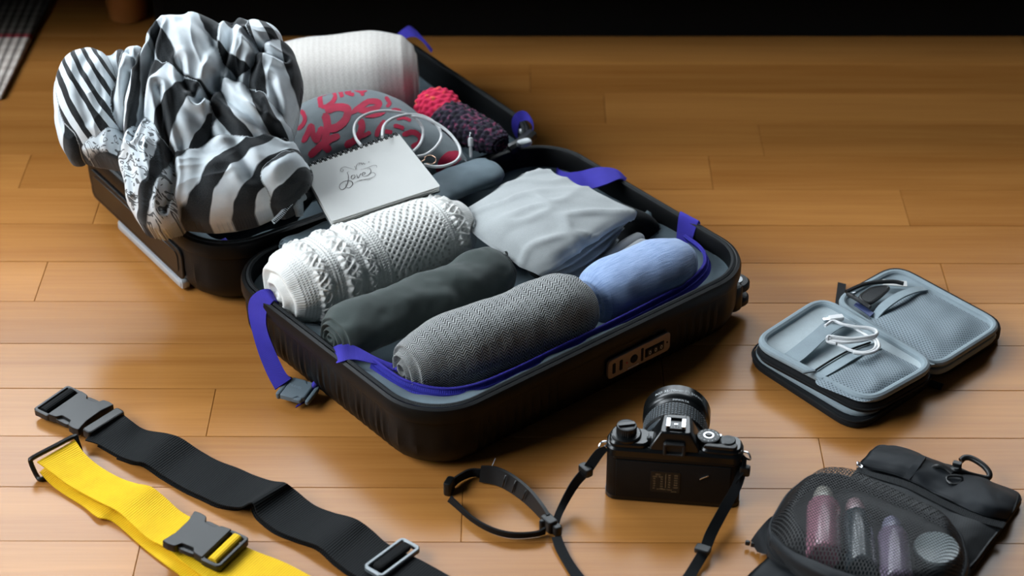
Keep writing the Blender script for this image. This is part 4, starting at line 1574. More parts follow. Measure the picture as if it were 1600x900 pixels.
YP = [((117, 688, .019), (58, 722, .019)), ((133, 710, .015), (80, 738, .015)), ((157, 730, .013), (105, 757, .012)), ((187, 747, .015), (135, 774, .012)), ((213, 756, .019), (160, 787, .014)),
      ((236, 761, .021), (185, 800, .014)), ((257, 777, .016), (207, 820, .012)), ((283, 800, .012), (232, 842, .010)), ((312, 816, .012), (262, 858, .010)), ((345, 835, .010), (290, 882, .010)),
      ((395, 860, .009), (335, 912, .009)), ((450, 882, .008), (385, 940, .008)), ((520, 920, .008), (450, 975, .008)), ((600, 965, .008), (530, 1020, .008))]
YB = [((114, 695, .009), (62, 738, .007)), ((130, 715, .005), (80, 757, .004)), ((157, 737, .004), (100, 772, .003)), ((187, 757, .004), (130, 791, .003)), ((206, 768, .006), (152, 808, .005)),
      ((230, 778, .004), (178, 816, .002)), ((283, 806, .004), (222, 854, .002)), ((345, 842, .004), (272, 892, .002)), ((400, 872, .004), (335, 935, .002)), ((520, 930, .004), (450, 985, .002)), ((600, 970, .004), (530, 1025, .002))]
ys = thing('yellow_luggage_strap', 'bright yellow webbing luggage strap with black buckle lying on the floorboards', 'strap', at(250, 810))
obj('webbing', pairs_strip(YP), M['webyellow'], ys)
obj('webbing', pairs_strip(YB), M['webyellow'], ys)
c, R = strap_frame((315, 850, .013), (45, 18))
luggage_buckle(ys, c, R @ rot('Y', math.radians(4)), M['webyellow'], .056)
rp_ = ats([(116, 682, .022), (86, 697, .0235), (52, 715, .023), (48, 722, .019), (58, 744, .005), (66, 748, .003), (95, 733, .003), (124, 712, .003), (126, 706, .006), (120, 688, .018)])
obj('slider_ring', tube(np.vstack([catmull(rp_, 4, True)]), .0028, 8, True), M['plastic'], ys, label='black rectangular ring')

# ------------------------------------------------------------------ film camera
M['leather'] = mat('black_leatherette', '#060607', 0.6, var=.1, bump=.4, bscale=1600, spec=.3)
M['enamel'] = mat('black_enamel', '#0b0d0e', 0.28, var=.05)
M['knurl'] = mat('black_knurled_metal', '#1b1e20', 0.35, .3, .05)
M['gold_text'] = mat('tan_print', '#a08a68', .6, var=.02)
M['white_text'] = mat('white_print', '#c9ced1', .6, var=.02)
yaw = math.radians(-7.0)
cw = .146
bl, br_ = at(945, 779), at(1126, 794)
CR = rot('Z', yaw)
cc = bl + CR @ np.array([cw / 2, 0, 0])
photo = thing('film_camera', 'black single-lens reflex film camera standing on the floor with its strap', 'camera', (cc[0], cc[1], 0))


def cx(VF, loc=(0, 0, 0), R=None):
    VF = xf(VF, loc, R)
    return xf(VF, cc, CR)


bodyp = rrect(cw, .034, .012, 8)
bodyp[:, 1] += .017
body = obj('body', cx(loft([lev(off(bodyp, -.003), .0), lev(off(bodyp, -.0008), .001), lev(bodyp, .004), lev(bodyp, .060)])), M['leather'], photo)
obj('base_plate', cx(loft([lev(off(bodyp, -.001), .0), lev(off(bodyp, .0006), .001), lev(off(bodyp, .0006), .006)])), M['enamel'], body)
obj('back_door', cx(rbox(cw - .022, .002, .050, .0009, .0004), (0, -.0006, .006)), M['leather'], body)
obj('door_seam', cx(rbox(cw - .016, .003, .0014, .001, .0004), (0, 0, .0585)), M['enamel'], body)
tp_ = obj('top_plate', cx(loft([lev(off(bodyp, .0008), .059), lev(off(bodyp, .0008), .068), lev(off(bodyp, -.001), .0705), lev(off(bodyp, -.004), .0715)])), M['enamel'], photo)
# left and right shoulders
shl = rrect(.044, .030, .010, 6)
obj('shoulder', cx(loft([lev(shl, .068), lev(shl, .074), lev(off(shl, -.002), .0765)]), (-.049, .017, 0)), M['enamel'], tp_)
shr = rrect(.046, .030, .011, 6)
obj('shoulder', cx(loft([lev(shr, .068), lev(shr, .073), lev(off(shr, -.002), .0755)]), (.049, .017, 0)), M['enamel'], tp_)
# prism housing
pr0 = rpoly([(-.027, .002), (.027, .002), (.024, .040), (-.024, .040)], .004, 3, 2)
pr1 = rpoly([(-.017, .006), (.017, .006), (.015, .040), (-.015, .040)], .003, 3, 2)
pr2 = rpoly([(-.0155, .008), (.0155, .008), (.0135, .038), (-.0135, .038)], .003, 3, 2)
prism_ = obj('prism_housing', cx(loft([lev(pr0, .066), lev(pr0, .074), lev(pr1, .0905), lev(pr2, .092)])), M['enamel'], photo)
obj('eyepiece', cx(join(xf(ring_frame(.024, .017, .0035, .005, .003), (0, 0, 0), rot('X', PI / 2)), xf(rbox(.018, .011, .002, .002, .0004), (0, 0, 0), rot('X', PI / 2))), (0, .003, .0745)), M['rubber'], prism_)
shoe = obj('hot_shoe', cx(rbox(.0215, .021, .0025, .002, .0006), (0, .0215, .0918)), M['enamel'], prism_)
for sg in (-1, 1):
    obj('rail', cx(join(rbox(.0042, .015, .0012, .0006, .0003), xf(rbox(.0012, .015, .003, .0005, .0003), (sg * .0018, 0, -.002))), (sg * .0082, .0185, .0962)), M['steel'], shoe)
obj('shoe_bridge', cx(rbox(.0205, .006, .003, .001, .0006), (0, .030, .0938)), M['enamel'], shoe)
obj('contact', cx(lathe([(.0022, 0), (.002, .0006), (.0008, .0008)], 16), (0, .019, .0943)), M['steel'], shoe)
for x in (-.003, 0, .003):
    obj('contact', cx(lathe([(.0008, 0), (.0007, .0004)], 10), (x, .0145, .0943)), M['knurl'], shoe)


def knurled(r, h, teeth=36, d=.0006):
    a = np.linspace(0, 2 * PI, teeth * 4, endpoint=False)
    rr3 = r - d * (np.cos(a * teeth) > 0)
    lp_ = lambda k_, z: np.stack([rr3 * k_ * np.cos(a), rr3 * k_ * np.sin(a), np.full(len(a), z)], -1)
    rd = lambda k_, z: np.stack([r * k_ * np.cos(a), r * k_ * np.sin(a), np.full(len(a), z)], -1)
    return loft([lp_(1, 0), lp_(1, h * .85), rd(.94, h), rd(.8, h + .0003)])


# rewind side
obj('rewind_base', cx(lathe([(.0165, 0), (.0165, .0025), (.015, .0035)], 36), (-.053, .018, .0758)), M['enamel'], tp_)
kn = obj('rewind_knob', cx(knurled(.0112, .0095, 30), (-.053, .019, .079)), M['knurl'], photo)
obj('rewind_crank', cx(rbox(.019, .006, .0022, .002, .0007), (-.053, .019, .0887), rot('Z', .3)), M['enamel'], kn)
obj('dial_mark', cx(rbox(.001, .004, .0003, .0003, .0001), (-.0395, .021, .0792)), M['white_text'], photo)
sw_ = obj('selector_block', cx(rbox(.014, .018, .0045, .002, .0008), (-.0275, .019, .0715)), M['enamel'], photo)
obj('selector_button', cx(lathe([(.003, 0), (.0028, .002), (.0015, .0026)], 16), (-.028, .014, .0758)), M['knurl'], sw_)
# shutter side
dial = obj('shutter_dial', cx(knurled(.0128, .005, 40), (.0355, .022, .0752)), M['knurl'], photo)
obj('dial_ring', cx(lathe([(.0060, 0), (.0057, .0008), (.0042, .0008), (.0039, .0002)], 28), (.0355, .022, .0803)), M['steel'], dial)
obj('release_button', cx(lathe([(.0032, 0), (.003, .0018), (.0012, .0016)], 18), (.0355, .022, .0804)), M['enamel'], dial)
for i in range(14):
    a_ = i / 14 * 2 * PI
    tv, tf = text_mesh(str((60, 125, 250, 500, 1, 2, 4, 8, 15, 30, 60, 125, 250, 500)[i]), .0022)
    obj('speed_mark', cx((tv, tf), (.0355 + .0098 * math.sin(a_), .022 + .0098 * math.cos(a_), .0807), rot('Z', -a_)), M['white_text'], dial, smooth=False)
lev_p = rpoly([(.030, .004), (.064, .003), (.068, .010), (.060, .018), (.048, .010), (.034, .010)], .003, 4, 3)
adv = obj('advance_lever', cx(prism(lev_p, .0752, .0795, .001)), M['plastic'], photo)
obj('frame_counter', cx(lathe([(.0085, 0), (.0085, .0045), (.0075, .0055), (.003, .0058)], 28), (.0565, .0165, .0755)), M['knurl'], photo)
obj('cable_post', cx(lathe([(.0022, 0), (.0018, .003)], 12), (.0475, .0265, .0755)), M['steel'], photo)
# lens, pointing away from the photographer
LR = rot('X', -PI / 2)
LC = np.array([-.002, .034, .0425])


def lens_part(name, prof, m, par, n=56):
    return obj(name, cx(lathe(prof, n), LC, LR), m, par)


lens = lens_part('lens', [(.030, -.002), (.0305, .002), (.0305, .006), (.0325, .008), (.0325, .022), (.0335, .024), (.0335, .028)], M['enamel'], photo)
# aperture ring with a scalloped edge
a = np.linspace(0, 2 * PI, 160, endpoint=False)
sc_ = .0322 + .0007 * (np.cos(a * 30) > .1)
obj('aperture_ring', cx(loft([np.stack([sc_ * np.cos(a), sc_ * np.sin(a), np.full(160, z)], -1) for z in (.008, .0125)]), LC, LR), M['knurl'], lens)
obj('depth_scale_ring', cx(lathe([(.0328, .0135), (.0336, .0142), (.0336, .0215), (.0328, .0222)], 56), LC, LR), mat('satin_black_ring', '#4b5257', .3, .4), lens)
# rubber grip with raised studs
grip = lens_part('focus_grip', [(.0338, .024), (.0352, .025), (.0352, .047), (.0338, .048)], M['rubber'], lens)
studs = []
sbx = rbox(.0026, .0026, .0011, .0005, .0004, 1)
for i in range(60):
    an = i / 60 * 2 * PI
    if math.cos(an) < -.55:
        continue
    for j in range(6):
        q = xf(sbx, (0, .0265 + .0036 * j, .0350))
        studs.append(xf(xf(q, (0, 0, 0), rot('Y', an)), LC))
obj('grip_studs', cx(join(*studs)), mat('grip_rubber_studs', '#4a5054', .5), grip, kind='stuff')
lens_part('front_barrel', [(.0345, .048), (.0352, .0495), (.0352, .054), (.036, .0555), (.0375, .058), (.0378, .062), (.0378, .076), (.0368, .077), (.0345, .077), (.034, .070)], M['enamel'], lens)
lens_part('front_glass', [(.001, .071), (.02, .070), (.0338, .067)], mat('dark_coated_glass', '#0a0d14', .05), lens)


def wrap_text(txt, size, rad, ypos, ang0):
    V, F = text_mesh(txt, size)
    an = V[:, 0] / rad + ang0
    P = np.stack([rad * np.sin(an), ypos + V[:, 1], rad * np.cos(an)], -1) + LC
    return cx((P, F))


obj('lens_text', wrap_text('NO 35-70mm F3.5', .0058, .0381, .0655, -.12), M['white_text'], lens, smooth=False)
obj('lens_text', wrap_text('JAPAN', .0050, .0381, .0655, .62), M['white_text'], lens, smooth=False)
obj('lens_text', wrap_text('MINOLTA', .0042, .0356, .0515, .12), M['white_text'], lens, smooth=False)
obj('lens_text', wrap_text('2.8   4', .0040, .0339, .0178, .12), M['white_text'], lens, smooth=False)
# film table on the back door
BR = rot('X', PI / 2)
tb = obj('film_table', cx(rbox(.032, .028, .0006, .002, .0002), (-.008, -.0016, .031), BR), mat('film_table_black', '#090909', .5), photo)


def bt(txt, size, x, z):
    tv, tf = text_mesh(txt, size * .78)
    obj('table_text', cx((tv, tf), (x * .78 - .008, -.00235, z * .78 + .031), BR), M['gold_text'], tb, smooth=False)


bt('ISO', .0044, -.0105, .0125)
bt('DIN  ASA', .0034, -.0105, .0088)
for i, (a1, a2, b1, b2) in enumerate((('15', '25', '24', '200'), ('16', '32', '25', '250'), ('18', '50', '27', '400'), ('19', '64', '28', '500'), ('21', '100', '30', '800'), ('22', '125', '33', '1600'))):
    z = .0125 - .0042 * i
    if i < 5:
        bt(a1, .0034, -.0155, z - .0075)
        bt(a2, .0034, -.0050, z - .0075)
    bt(b1, .0034, .0055, z)
    bt(b2, .0034, .0145, z)
bt('FILM SPEED TABLE', .0026, -.001, -.0130)
bt('JAPAN', .0024, .0125, -.0158)
obj('table_rule', cx(rbox(.0004, .0003, .019, .0001, .00005), (-.0076, -.0024, .0235)), M['gold_text'], tb, smooth=False)
obj('scratch_latch', cx(rbox(.011, .001, .0012, .0004, .0002), (.034, -.0022, .041), rot('Y', -.55)), M['steel'], photo)
# strap lugs
for sg, z in ((-1, .066), (1, .066)):
    obj('strap_lug', cx(tube(catmull(np.array([(sg * (cw / 2 - .001), .016, z), (sg * (cw / 2 + .006), .012, z + .002), (sg * (cw / 2 + .0085), .008, z - .003), (sg * (cw / 2 + .003), .013, z - .005)]), 6, True), .0011, 6, True)), M['steel'], photo)

# ---- camera strap
M['strapc'] = webbing('black_camera_webbing', '#14171a', 2600, .8)


def px_strip(name, A, B, m, par, th=.0016, **kw):
    return obj(name, strip(ats(A), ats(B), th, 8, 5), m, par, **kw)


nk = px_strip('neck_strap', [(944, 697, .066), (930, 704, .062), (912, 728, .045), (893, 752, .030), (880, 775, .020), (868, 800, .012), (862, 818, .008)],
              [(950, 703, .062), (941, 714, .055), (924, 738, .038), (906, 757, .024), (890, 782, .014), (878, 806, .009), (873, 822, .006)], M['strapc'], photo)
px_strip('neck_strap', [(862, 840, .006), (868, 858, .004), (880, 880, .003), (896, 905, .003), (930, 945, .003), (990, 985, .003)],
         [(877, 838, .005), (884, 856, .003), (896, 878, .002), (914, 902, .002), (948, 940, .002), (1000, 970, .002)], M['strapc'], photo)
px_strip('neck_strap', [(1157, 716, .062), (1152, 735, .050), (1142, 760, .036), (1122, 795, .022), (1103, 830, .014), (1092, 858, .012), (1076, 885, .008), (1063, 905, .005), (1030, 950, .004), (995, 975, .003)],
         [(1166, 720, .058), (1165, 742, .046), (1156, 768, .032), (1137, 803, .017), (1119, 838, .009), (1108, 865, .007), (1092, 893, .004), (1078, 915, .003), (1045, 955, .003), (1000, 985, .003)], M['strapc'], photo)
px_strip('neck_strap', [(1150, 712, .066), (1158, 711, .068), (1166, 716, .064), (1163, 738, .050), (1152, 752, .042)], [(1152, 718, .062), (1158, 718, .064), (1160, 724, .060), (1156, 742, .047), (1150, 756, .040)], M['strapc'], photo)
# loop lying on the floor, webbing standing on edge
px_strip('neck_strap', [(852, 824, .013), (836, 831, .012), (800, 832, .012), (768, 824, .012), (738, 807, .012), (715, 785, .012), (705, 775, .013)],
         [(852, 834, .002), (836, 838, .001), (800, 840, .001), (768, 832, .001), (738, 815, .001), (712, 793, .001), (700, 783, .001)], M['strapc'], photo, th=.002)
px_strip('neck_strap', [(703, 752, .014), (716, 742, .014), (734, 733, .014), (752, 733, .014)], [(706, 764, .002), (718, 753, .002), (736, 745, .002), (752, 745, .002)], M['strapc'], photo, th=.002)
pad = px_strip('shoulder_pad', [(752, 728, .020), (775, 730, .021), (800, 742, .022), (826, 763, .021), (846, 787, .019), (857, 804, .016)],
               [(749, 752, .002), (775, 757, .001), (796, 767, .001), (820, 784, .001), (840, 803, .001), (852, 816, .001)], M['rubber'], photo, th=.004, label='black rubber shoulder pad')
for (x0, y0), (x1, y1) in (((790, 742), (785, 760)), ((806, 750), (800, 768)), ((822, 765), (816, 780))):
    obj('pad_rib', tube(np.stack([at(x0, y0, .0205) + [0, -.0028, .0012], at(x1, y1, .004) + [0, -.0028, .0012]]), .0009, 6), M['plastic'], pad)
for px_, dz, sc, yw in (((702, 769, .0), 0, (.016, .009, .017), 70), ((858, 826, .0), 0, (.012, .018, .015), 35), ((868, 832, .0), 0, (.009, .016, .012), 30), ((915, 740, .036), 0, (.010, .017, .010), 35), ((848, 827, 0), 0, (.008, .006, .013), 20),
                        ((1098, 862, .008), 0, (.012, .017, .006), 65), ((1163, 742, .044), 0, (.008, .012, .012), 80)):
    obj('strap_slider', xf(rbox(sc[0], sc[1], sc[2], .003, .0015), at(*px_), rot('Z', math.radians(yw))), M['plastic'], photo)
obj('thread_end', tube(np.stack([at(768, 730, .012), at(774, 716, .018)]), .0004, 5), M['white'], pad)

# ------------------------------------------------------------------ grey cable organiser pouch, unzipped
def pxpoly(C, z, r, n=7, m=8):
    """rounded outline on the plane of height z from pixel corners; returns 2D world loop (counter-clockwise)"""
    return rpoly([at(x, y, z)[:2] for x, y in C], r, n, m)


def pad_solid(poly, z0, z1, b=.004, crown=0.0):
    L = [lev(off(poly, -b), z0), lev(off(poly, -b * .3), z0 + b * .3), lev(poly, z0 + b), lev(poly, z1 - b), lev(off(poly, -b * .3), z1 - b * .3), lev(off(poly, -b), z1)]
    return loft(L)


def fill_panel(poly, zf, rings=9):
    """panel spanning an outline; zf(P2, t) gives its height, t = 0 at the rim and 1 in the middle"""
    c = poly.mean(0)
    L, U = [], []
    for t in np.linspace(0, .985, rings) ** 1.6:
        p = c + (poly - c) * (1 - t)
        L.append(np.c_[p, np.broadcast_to(zf(p, t), (len(p),))])
    V, F, _ = loft(L, False, True)
    return V, F, V[:, :2].copy()


M['pouchcloth'] = fabric('light_grey_nylon_lining', '#8e9ca3', 1800, .8, .08, 40, .3)
M['pouchlight'] = fabric('pale_grey_satin', '#aab6bb', 2000, .5, .08, 50, .2)
M['ballistic'] = fabric('black_ballistic_nylon', '#131619', 1500, .7, .15, 30, .4, .02)


def net_mat(name, thread, gap, cell, share, see=False, ang=0.6, stretch=1.0):
    """knitted net: threads in a diamond lattice; the gaps show a darker cloth or are open"""
    k = NT(name)
    mp = k.mapping(k.coord('UV'), (1 / cell, stretch / cell, 1), ang)
    sp = k.n('ShaderNodeSeparateXYZ')
    k.l(mp, sp.inputs[0])
    a = k.math('ABSOLUTE', k.math('SUBTRACT', k.math('FRACT', k.math('ADD', sp.outputs[0], sp.outputs[1])), .5))
    b = k.math('ABSOLUTE', k.math('SUBTRACT', k.math('FRACT', k.math('SUBTRACT', sp.outputs[0], sp.outputs[1])), .5))
    hole = k.math('MULTIPLY', k.math('LESS_THAN', a, share), k.math('LESS_THAN', b, share))
    k.p.inputs['Roughness'].default_value = .6
    if see:
        k.p.inputs['Base Color'].default_value = srgb(thread)
        tr = k.n('ShaderNodeBsdfTransparent')
        mx = k.n('ShaderNodeMixShader')
        k.l(hole, mx.inputs[0])
        k.l(k.p.outputs[0], mx.inputs[1])
        k.l(tr.outputs[0], mx.inputs[2])
        k.l(mx.outputs[0], k.out.inputs[0])
    else:
        k.l(k.mix(hole, srgb(thread), srgb(gap)), k.p.inputs['Base Color'])
        k.bump(k.math('SUBTRACT', 1.0, hole), .5, .0006)
    return k.m


M['greynet'] = net_mat('grey_net_pocket', '#84929a', '#55626a', .0046, .30)
pouch = thing('cable_organiser', 'open grey-lined zip pouch for cables on the floor beside the suitcase', 'pouch', at(1340, 590))
# near half: lower compartment, gap lining, upper compartment
P0 = pxpoly([(1160, 560), (1280, 482), (1470, 590), (1338, 676)], .006, .035)
lowc = obj('lower_shell', pad_solid(P0, .0005, .013, .005), M['ballistic'], pouch)
P1 = pxpoly([(1166, 551), (1280, 478), (1462, 584), (1344, 658)], .016, .034)
obj('gap_lining', pad_solid(P1, .0125, .020, .002), M['pouchcloth'], pouch, label='grey lining showing in the half-open side zip')
P2 = pxpoly([(1170, 541), (1283, 468), (1468, 577), (1356, 640)], .034, .032)
obj('upper_shell', pad_solid(P2, .019, .033, .005), M['ballistic'], pouch)
P3 = off(P2, -.0035)
rimc = obj('rim_piping', tube(lev(off(P3, -.0015), .0385), .0052, 10, True), M['pouchcloth'], pouch)
obj('side_zip', tube(lev(off(P2, .0004), .026), .0013, 6, True), M['zipblack'], pouch)
obj('side_zip', tube(lev(off(P0, .0002), .012), .0013, 6, True), M['zipblack'], pouch)
P4 = off(P3, -.005)
inner = obj('inner_panel', fill_panel(P4, lambda p, t: .0385 - .004 * sstep(0, .15, t) + .0016 * vnoise(np.c_[p, p[:, 0] * 0], 50, 7, 2) * sstep(0, .2, t)), M['pouchlight'], pouch, smooth='all', label='pale satin inner panel')
# elastic band across, upper left
px_strip('elastic_band', [(1216, 560, .0375), (1240, 543, .042), (1270, 519, .046), (1290, 503, .046), (1318, 497, .0405)], [(1240, 573, .0375), (1262, 556, .042), (1290, 530, .046), (1315, 512, .046), (1338, 508, .0405)],
         M['pouchcloth'], pouch, th=.0016, label='grey elastic band')
# net pocket with its zip in the near half
npoly = pxpoly([(1266, 596), (1365, 536), (1448, 579), (1352, 630)], .041, .016)
obj('net_pocket', fill_panel(npoly, lambda p, t: .0395 + .006 * sstep(0, .4, t) + .0015 * vnoise(np.c_[p, p[:, 0] * 0], 60, 12) * sstep(0, .2, t)), M['greynet'], pouch, smooth='all', label='grey net pocket')
px_strip('pocket_zip', [(1274, 581, .041), (1300, 566, .043), (1330, 549, .044), (1365, 536, .042)], [(1284, 592, .042), (1312, 576, .046), (1342, 558, .046), (1378, 545, .042)], M['pouchcloth'], pouch)
obj('pocket_zip_teeth', tube(catmull(ats([(1272, 580, .044), (1300, 562, .046), (1330, 546, .047), (1360, 535, .045)]), 6), .0013, 6), M['zipblack'], pouch)
obj('zip_pull', xf(rbox(.016, .004, .0022, .0015, .0008), at(1264, 582, .044), rot('Z', math.radians(15))), mat('grey_zip_pull', '#5c686e', .5), pouch)
# hinge spine and the far half
Q0 = pxpoly([(1296, 478), (1398, 420), (1578, 518), (1468, 588)], .010, .034)
obj('far_shell', pad_solid(Q0, .0005, .022, .006), M['ballistic'], pouch)
Q2 = pxpoly([(1298, 472), (1400, 417), (1572, 510), (1462, 580)], .027, .030)
obj('far_rim_shell', pad_solid(Q2, .012, .0215, .004), M['pouchcloth'], pouch)
Q3 = off(Q2, -.003)
obj('rim_piping', tube(lev(off(Q3, -.001), .0275), .0046, 10, True), M['pouchcloth'], pouch)
Q4 = off(Q3, -.005)
obj('inner_panel', fill_panel(Q4, lambda p, t: .0280 - .005 * sstep(0, .15, t)), M['pouchcloth'], pouch, smooth='all')
qn = pxpoly([(1350, 496), (1432, 443), (1557, 510), (1462, 568)], .031, .018)
obj('net_pocket', fill_panel(qn, lambda p, t: .0285 + .007 * sstep(0, .45, t) + .002 * vnoise(np.c_[p, p[:, 0] * 0], 45, 15) * sstep(0, .2, t)), M['greynet'], pouch, smooth='all', label='grey net pocket')
px_strip('pocket_binding', [(1362, 493, .029), (1376, 475, .036), (1400, 459, .040), (1424, 450, .038), (1440, 448, .030)], [(1370, 500, .029), (1386, 483, .037), (1410, 466, .041), (1432, 457, .038), (1450, 454, .030)], M['pouchcloth'], pouch, th=.002)
px_strip('spine', [(1290, 486, .030), (1340, 508, .034), (1400, 540, .034), (1455, 572, .030)], [(1300, 478, .026), (1352, 503, .027), (1412, 536, .027), (1466, 570, .026)], M['pouchcloth'], pouch, th=.003)
px_strip('zip_tab', [(1309, 442, .004), (1307, 458, .010), (1304, 480, .018)], [(1322, 445, .004), (1320, 462, .010), (1318, 484, .018)], M['ballistic'], pouch, th=.0025, label='black fabric tab')
px_strip('zip_tab', [(1448, 592, .008), (1462, 597, .006), (1474, 601, .004)], [(1446, 599, .006), (1458, 605, .004), (1470, 609, .002)], M['ballistic'], pouch, th=.0025, label='black fabric tab')

# black folded sunglasses in the far pocket
gl = thing('sunglasses', 'black folded sunglasses tucked into the far net pocket of the organiser', 'sunglasses', at(1375, 470, .028))
lp2 = rpoly([at(x, y, .036)[:2] for x, y in ((1340, 466), (1364, 450), (1392, 449), (1374, 466), (1356, 478))], .010, 5, 3)
obj('lens', prism(lp2, .0345, .0385, .0012), mat('smoked_lens', '#14181b', .12), gl)
obj('rim', tube(lev(lp2, .037), .0022, 8, True), M['plastic'], gl)
obj('temple', tube(catmull(ats([(1324, 459, .038), (1345, 471, .038), (1356, 478, .037), (1360, 480, .037)]), 6), .0026, 8), M['plastic'], gl)
obj('temple', tube(catmull(ats([(1322, 456, .040), (1352, 444, .040), (1392, 440, .041), (1412, 443, .041)]), 6), .0026, 8), M['plastic'], gl)
obj('emblem', xf(rbox(.005, .0022, .0012, .001, .0004), at(1334, 458, .0425), rot('Z', .3)), M['steel'], gl)
# slips of paper beside them
obj('paper_slip', xf(rbox(.030, .012, .0012, .001, .0003), at(1398, 443, .030), rot('Z', math.radians(-8))), M['paper'], label='small white paper slip in the far half of the organiser', cat='paper')
obj('blue_card', prism(rpoly([at(x, y, .033)[:2] for x, y in ((1334, 476), (1340, 471), (1366, 489), (1360, 494))], .001, 2, 1), .0315, .0330, .0004), mat('navy_card', '#34406a', .5), label='narrow navy blue card beside the sunglasses', cat='card')

# white charging cable, coiled under the elastic band
cb = thing('charging_cable', 'white charging cable coiled under the elastic band of the organiser', 'cable', at(1330, 530, .042))


def opx(pts, z):
    return ats([(1220 + x / 7.825, 425 + y / 7.825, z + (q[0] if (q := p_[2:]) else 0)) for p_ in pts for x, y in (p_[:2],)])


for pts, z in (([(540, 660), (640, 600), (760, 640), (900, 668), (1050, 680), (1150, 705), (1180, 745), (1140, 775), (1020, 800), (860, 815), (700, 800), (590, 785), (560, 820)], 0.057),
               ([(560, 820), (640, 850), (780, 862), (930, 850), (1060, 825), (1150, 790), (1175, 750), (1110, 700), (980, 680), (880, 665)], 0.0545),
               ([(880, 665), (960, 720), (1050, 780), (1130, 830), (1165, 870), (1150, 930), (1090, 970), (980, 985), (860, 960), (760, 915), (680, 880)], 0.0525),
               ([(680, 880), (600, 860), (570, 840), (640, 830), (800, 845), (960, 840), (1080, 815), (1140, 800), (1190, 850), (1200, 920), (1140, 975), (1020, 1000), (880, 985)], 0.0535)):
    obj('cord', tube(catmull(opx(pts, z), 7), .0019, 8), M['cable'], cb, smooth='all')
sl0, sl1 = at(1296, 530, .051), at(1324, 529, .0515)
dj = (sl1 - sl0) / np.linalg.norm(sl1 - sl0)
obj('cable_sleeve', xf(lathe([(.0022, 0), (.0026, .001), (.0026, .018), (.0022, .019)], 12), sl0, np.array(Vector(dj).to_track_quat('Z', 'Y').to_matrix())), M['cable'], cb)
pl0 = at(1306, 500, .047)
PR = rot('Z', math.radians(-168))
pg = obj('plug', xf(rbox(.018, .0085, .0055, .002, .001), pl0, PR), M['cable'], cb)
obj('plug_tip', xf(rbox(.008, .0060, .002, .0009, .0004), pl0 + PR @ np.array([.0125, 0, .0016]), PR), M['steel'], pg)

# ------------------------------------------------------------------ black hanging toiletry bag
M['satinblack'] = fabric('black_polyester', '#171b1f', 1700, .55, .25, 22, .25, .05)
M['blacknet'] = net_mat('black_open_net', '#0a0c0e', '#000000', .0037, .34, True, .35, .72)
M['densenet'] = net_mat('black_net_on_cloth', '#1c2125', '#0a0c0d', .0040, .30, False, .5)
bag = thing('toiletry_bag', 'unrolled black toiletry bag with net pockets and swivel hook on the floor', 'bag', at(1400, 830))
bpoly = pxpoly([(1372, 690), (1604, 772), (1470, 960), (1190, 905), (1290, 790)], .010, [.016, .018, .02, .02, .008])
obj('back_panel', pad_solid(bpoly, .0008, .012, .004), M['satinblack'], bag)
flap = obj('top_flap', sheet(net([[(1374, 697, .010), (1430, 706, .012), (1500, 733, .012), (1560, 756, .012), (1592, 770, .008)],
                                  [(1362, 703, .022), (1428, 716, .026), (1490, 744, .025), (1555, 768, .026), (1590, 781, .018)],
                                  [(1350, 716, .022), (1418, 732, .028), (1482, 764, .022), (1545, 788, .030), (1584, 798, .020)],
                                  [(1338, 728, .014), (1404, 744, .020), (1470, 776, .020), (1532, 804, .022), (1574, 812, .014)]]), .004, 12, 12, .0045, 30, seed=33), M['satinblack'], bag, smooth='all')
px_strip('flap_seam', [(1437, 712, .029), (1428, 724, .032), (1418, 738, .027), (1412, 746, .022)], [(1447, 715, .029), (1438, 728, .032), (1428, 742, .027), (1421, 750, .022)], M['satinblack'], bag, th=.003)
px_strip('net_zip', [(1338, 731, .018), (1370, 740, .022), (1420, 754, .024), (1480, 784, .024), (1530, 806, .023), (1572, 817, .018)],
         [(1341, 738, .018), (1372, 749, .022), (1418, 764, .024), (1476, 793, .024), (1526, 815, .023), (1566, 826, .018)], M['zipblack'], bag, label='black zip above the upper net pocket')
obj('zip_pull', tube(catmull(ats([(1346, 727, .022), (1340, 722, .020), (1340, 727, .020), (1347, 730, .022)]), 5, True), .0009, 6, True), M['steel'], bag)
obj('upper_net', sheet(net([[(1340, 738, .016), (1405, 760, .022), (1470, 790, .023), (1525, 813, .022), (1566, 824, .015)],
                            [(1325, 752, .018), (1385, 775, .026), (1450, 806, .028), (1508, 834, .026), (1548, 845, .016)],
                            [(1312, 764, .018), (1370, 792, .028), (1432, 824, .028), (1490, 856, .024), (1528, 872, .016)],
                            [(1300, 776, .014), (1355, 808, .018), (1416, 842, .020), (1470, 876, .018), (1508, 895, .012)]]), .002, 10, 10, .002, 45, seed=35), M['densenet'], bag, smooth='all', label='fine black net panel')
# front pocket: padded wall, open net over the bottles
kp = pxpoly([(1198, 834), (1228, 782), (1268, 750), (1320, 752), (1402, 792), (1500, 838), (1512, 890), (1485, 960), (1390, 958), (1212, 872)], .024, [.016, .014, .014, .016, .01, .016, .016, .02, .02, .016], 5, 4)
obj('pocket_floor', pad_solid(off(kp, -.002), .0115, .016, .001), M['satinblack'], bag)
ko, ki = off(kp, .002), off(kp, -.004)
obj('pocket_wall', grid(np.stack([lev(ko, .004), lev(off(ko, .0015), .014), lev(ko, .026), lev(off(ko, -.002), .032), lev(ki, .031), lev(ki, .014)], 0), False, True), M['satinblack'], bag)
obj('pocket_piping', tube(lev(off(kp, -.001), .0325), .0022, 8, True), M['satinblack'], bag)
obj('pocket_net', fill_panel(off(kp, -.0015), lambda p, t: .032 + .0270 * sstep(-.03, .22, t) ** .8, 24), M['blacknet'], bag, smooth='all', label='open black net over the bottles')
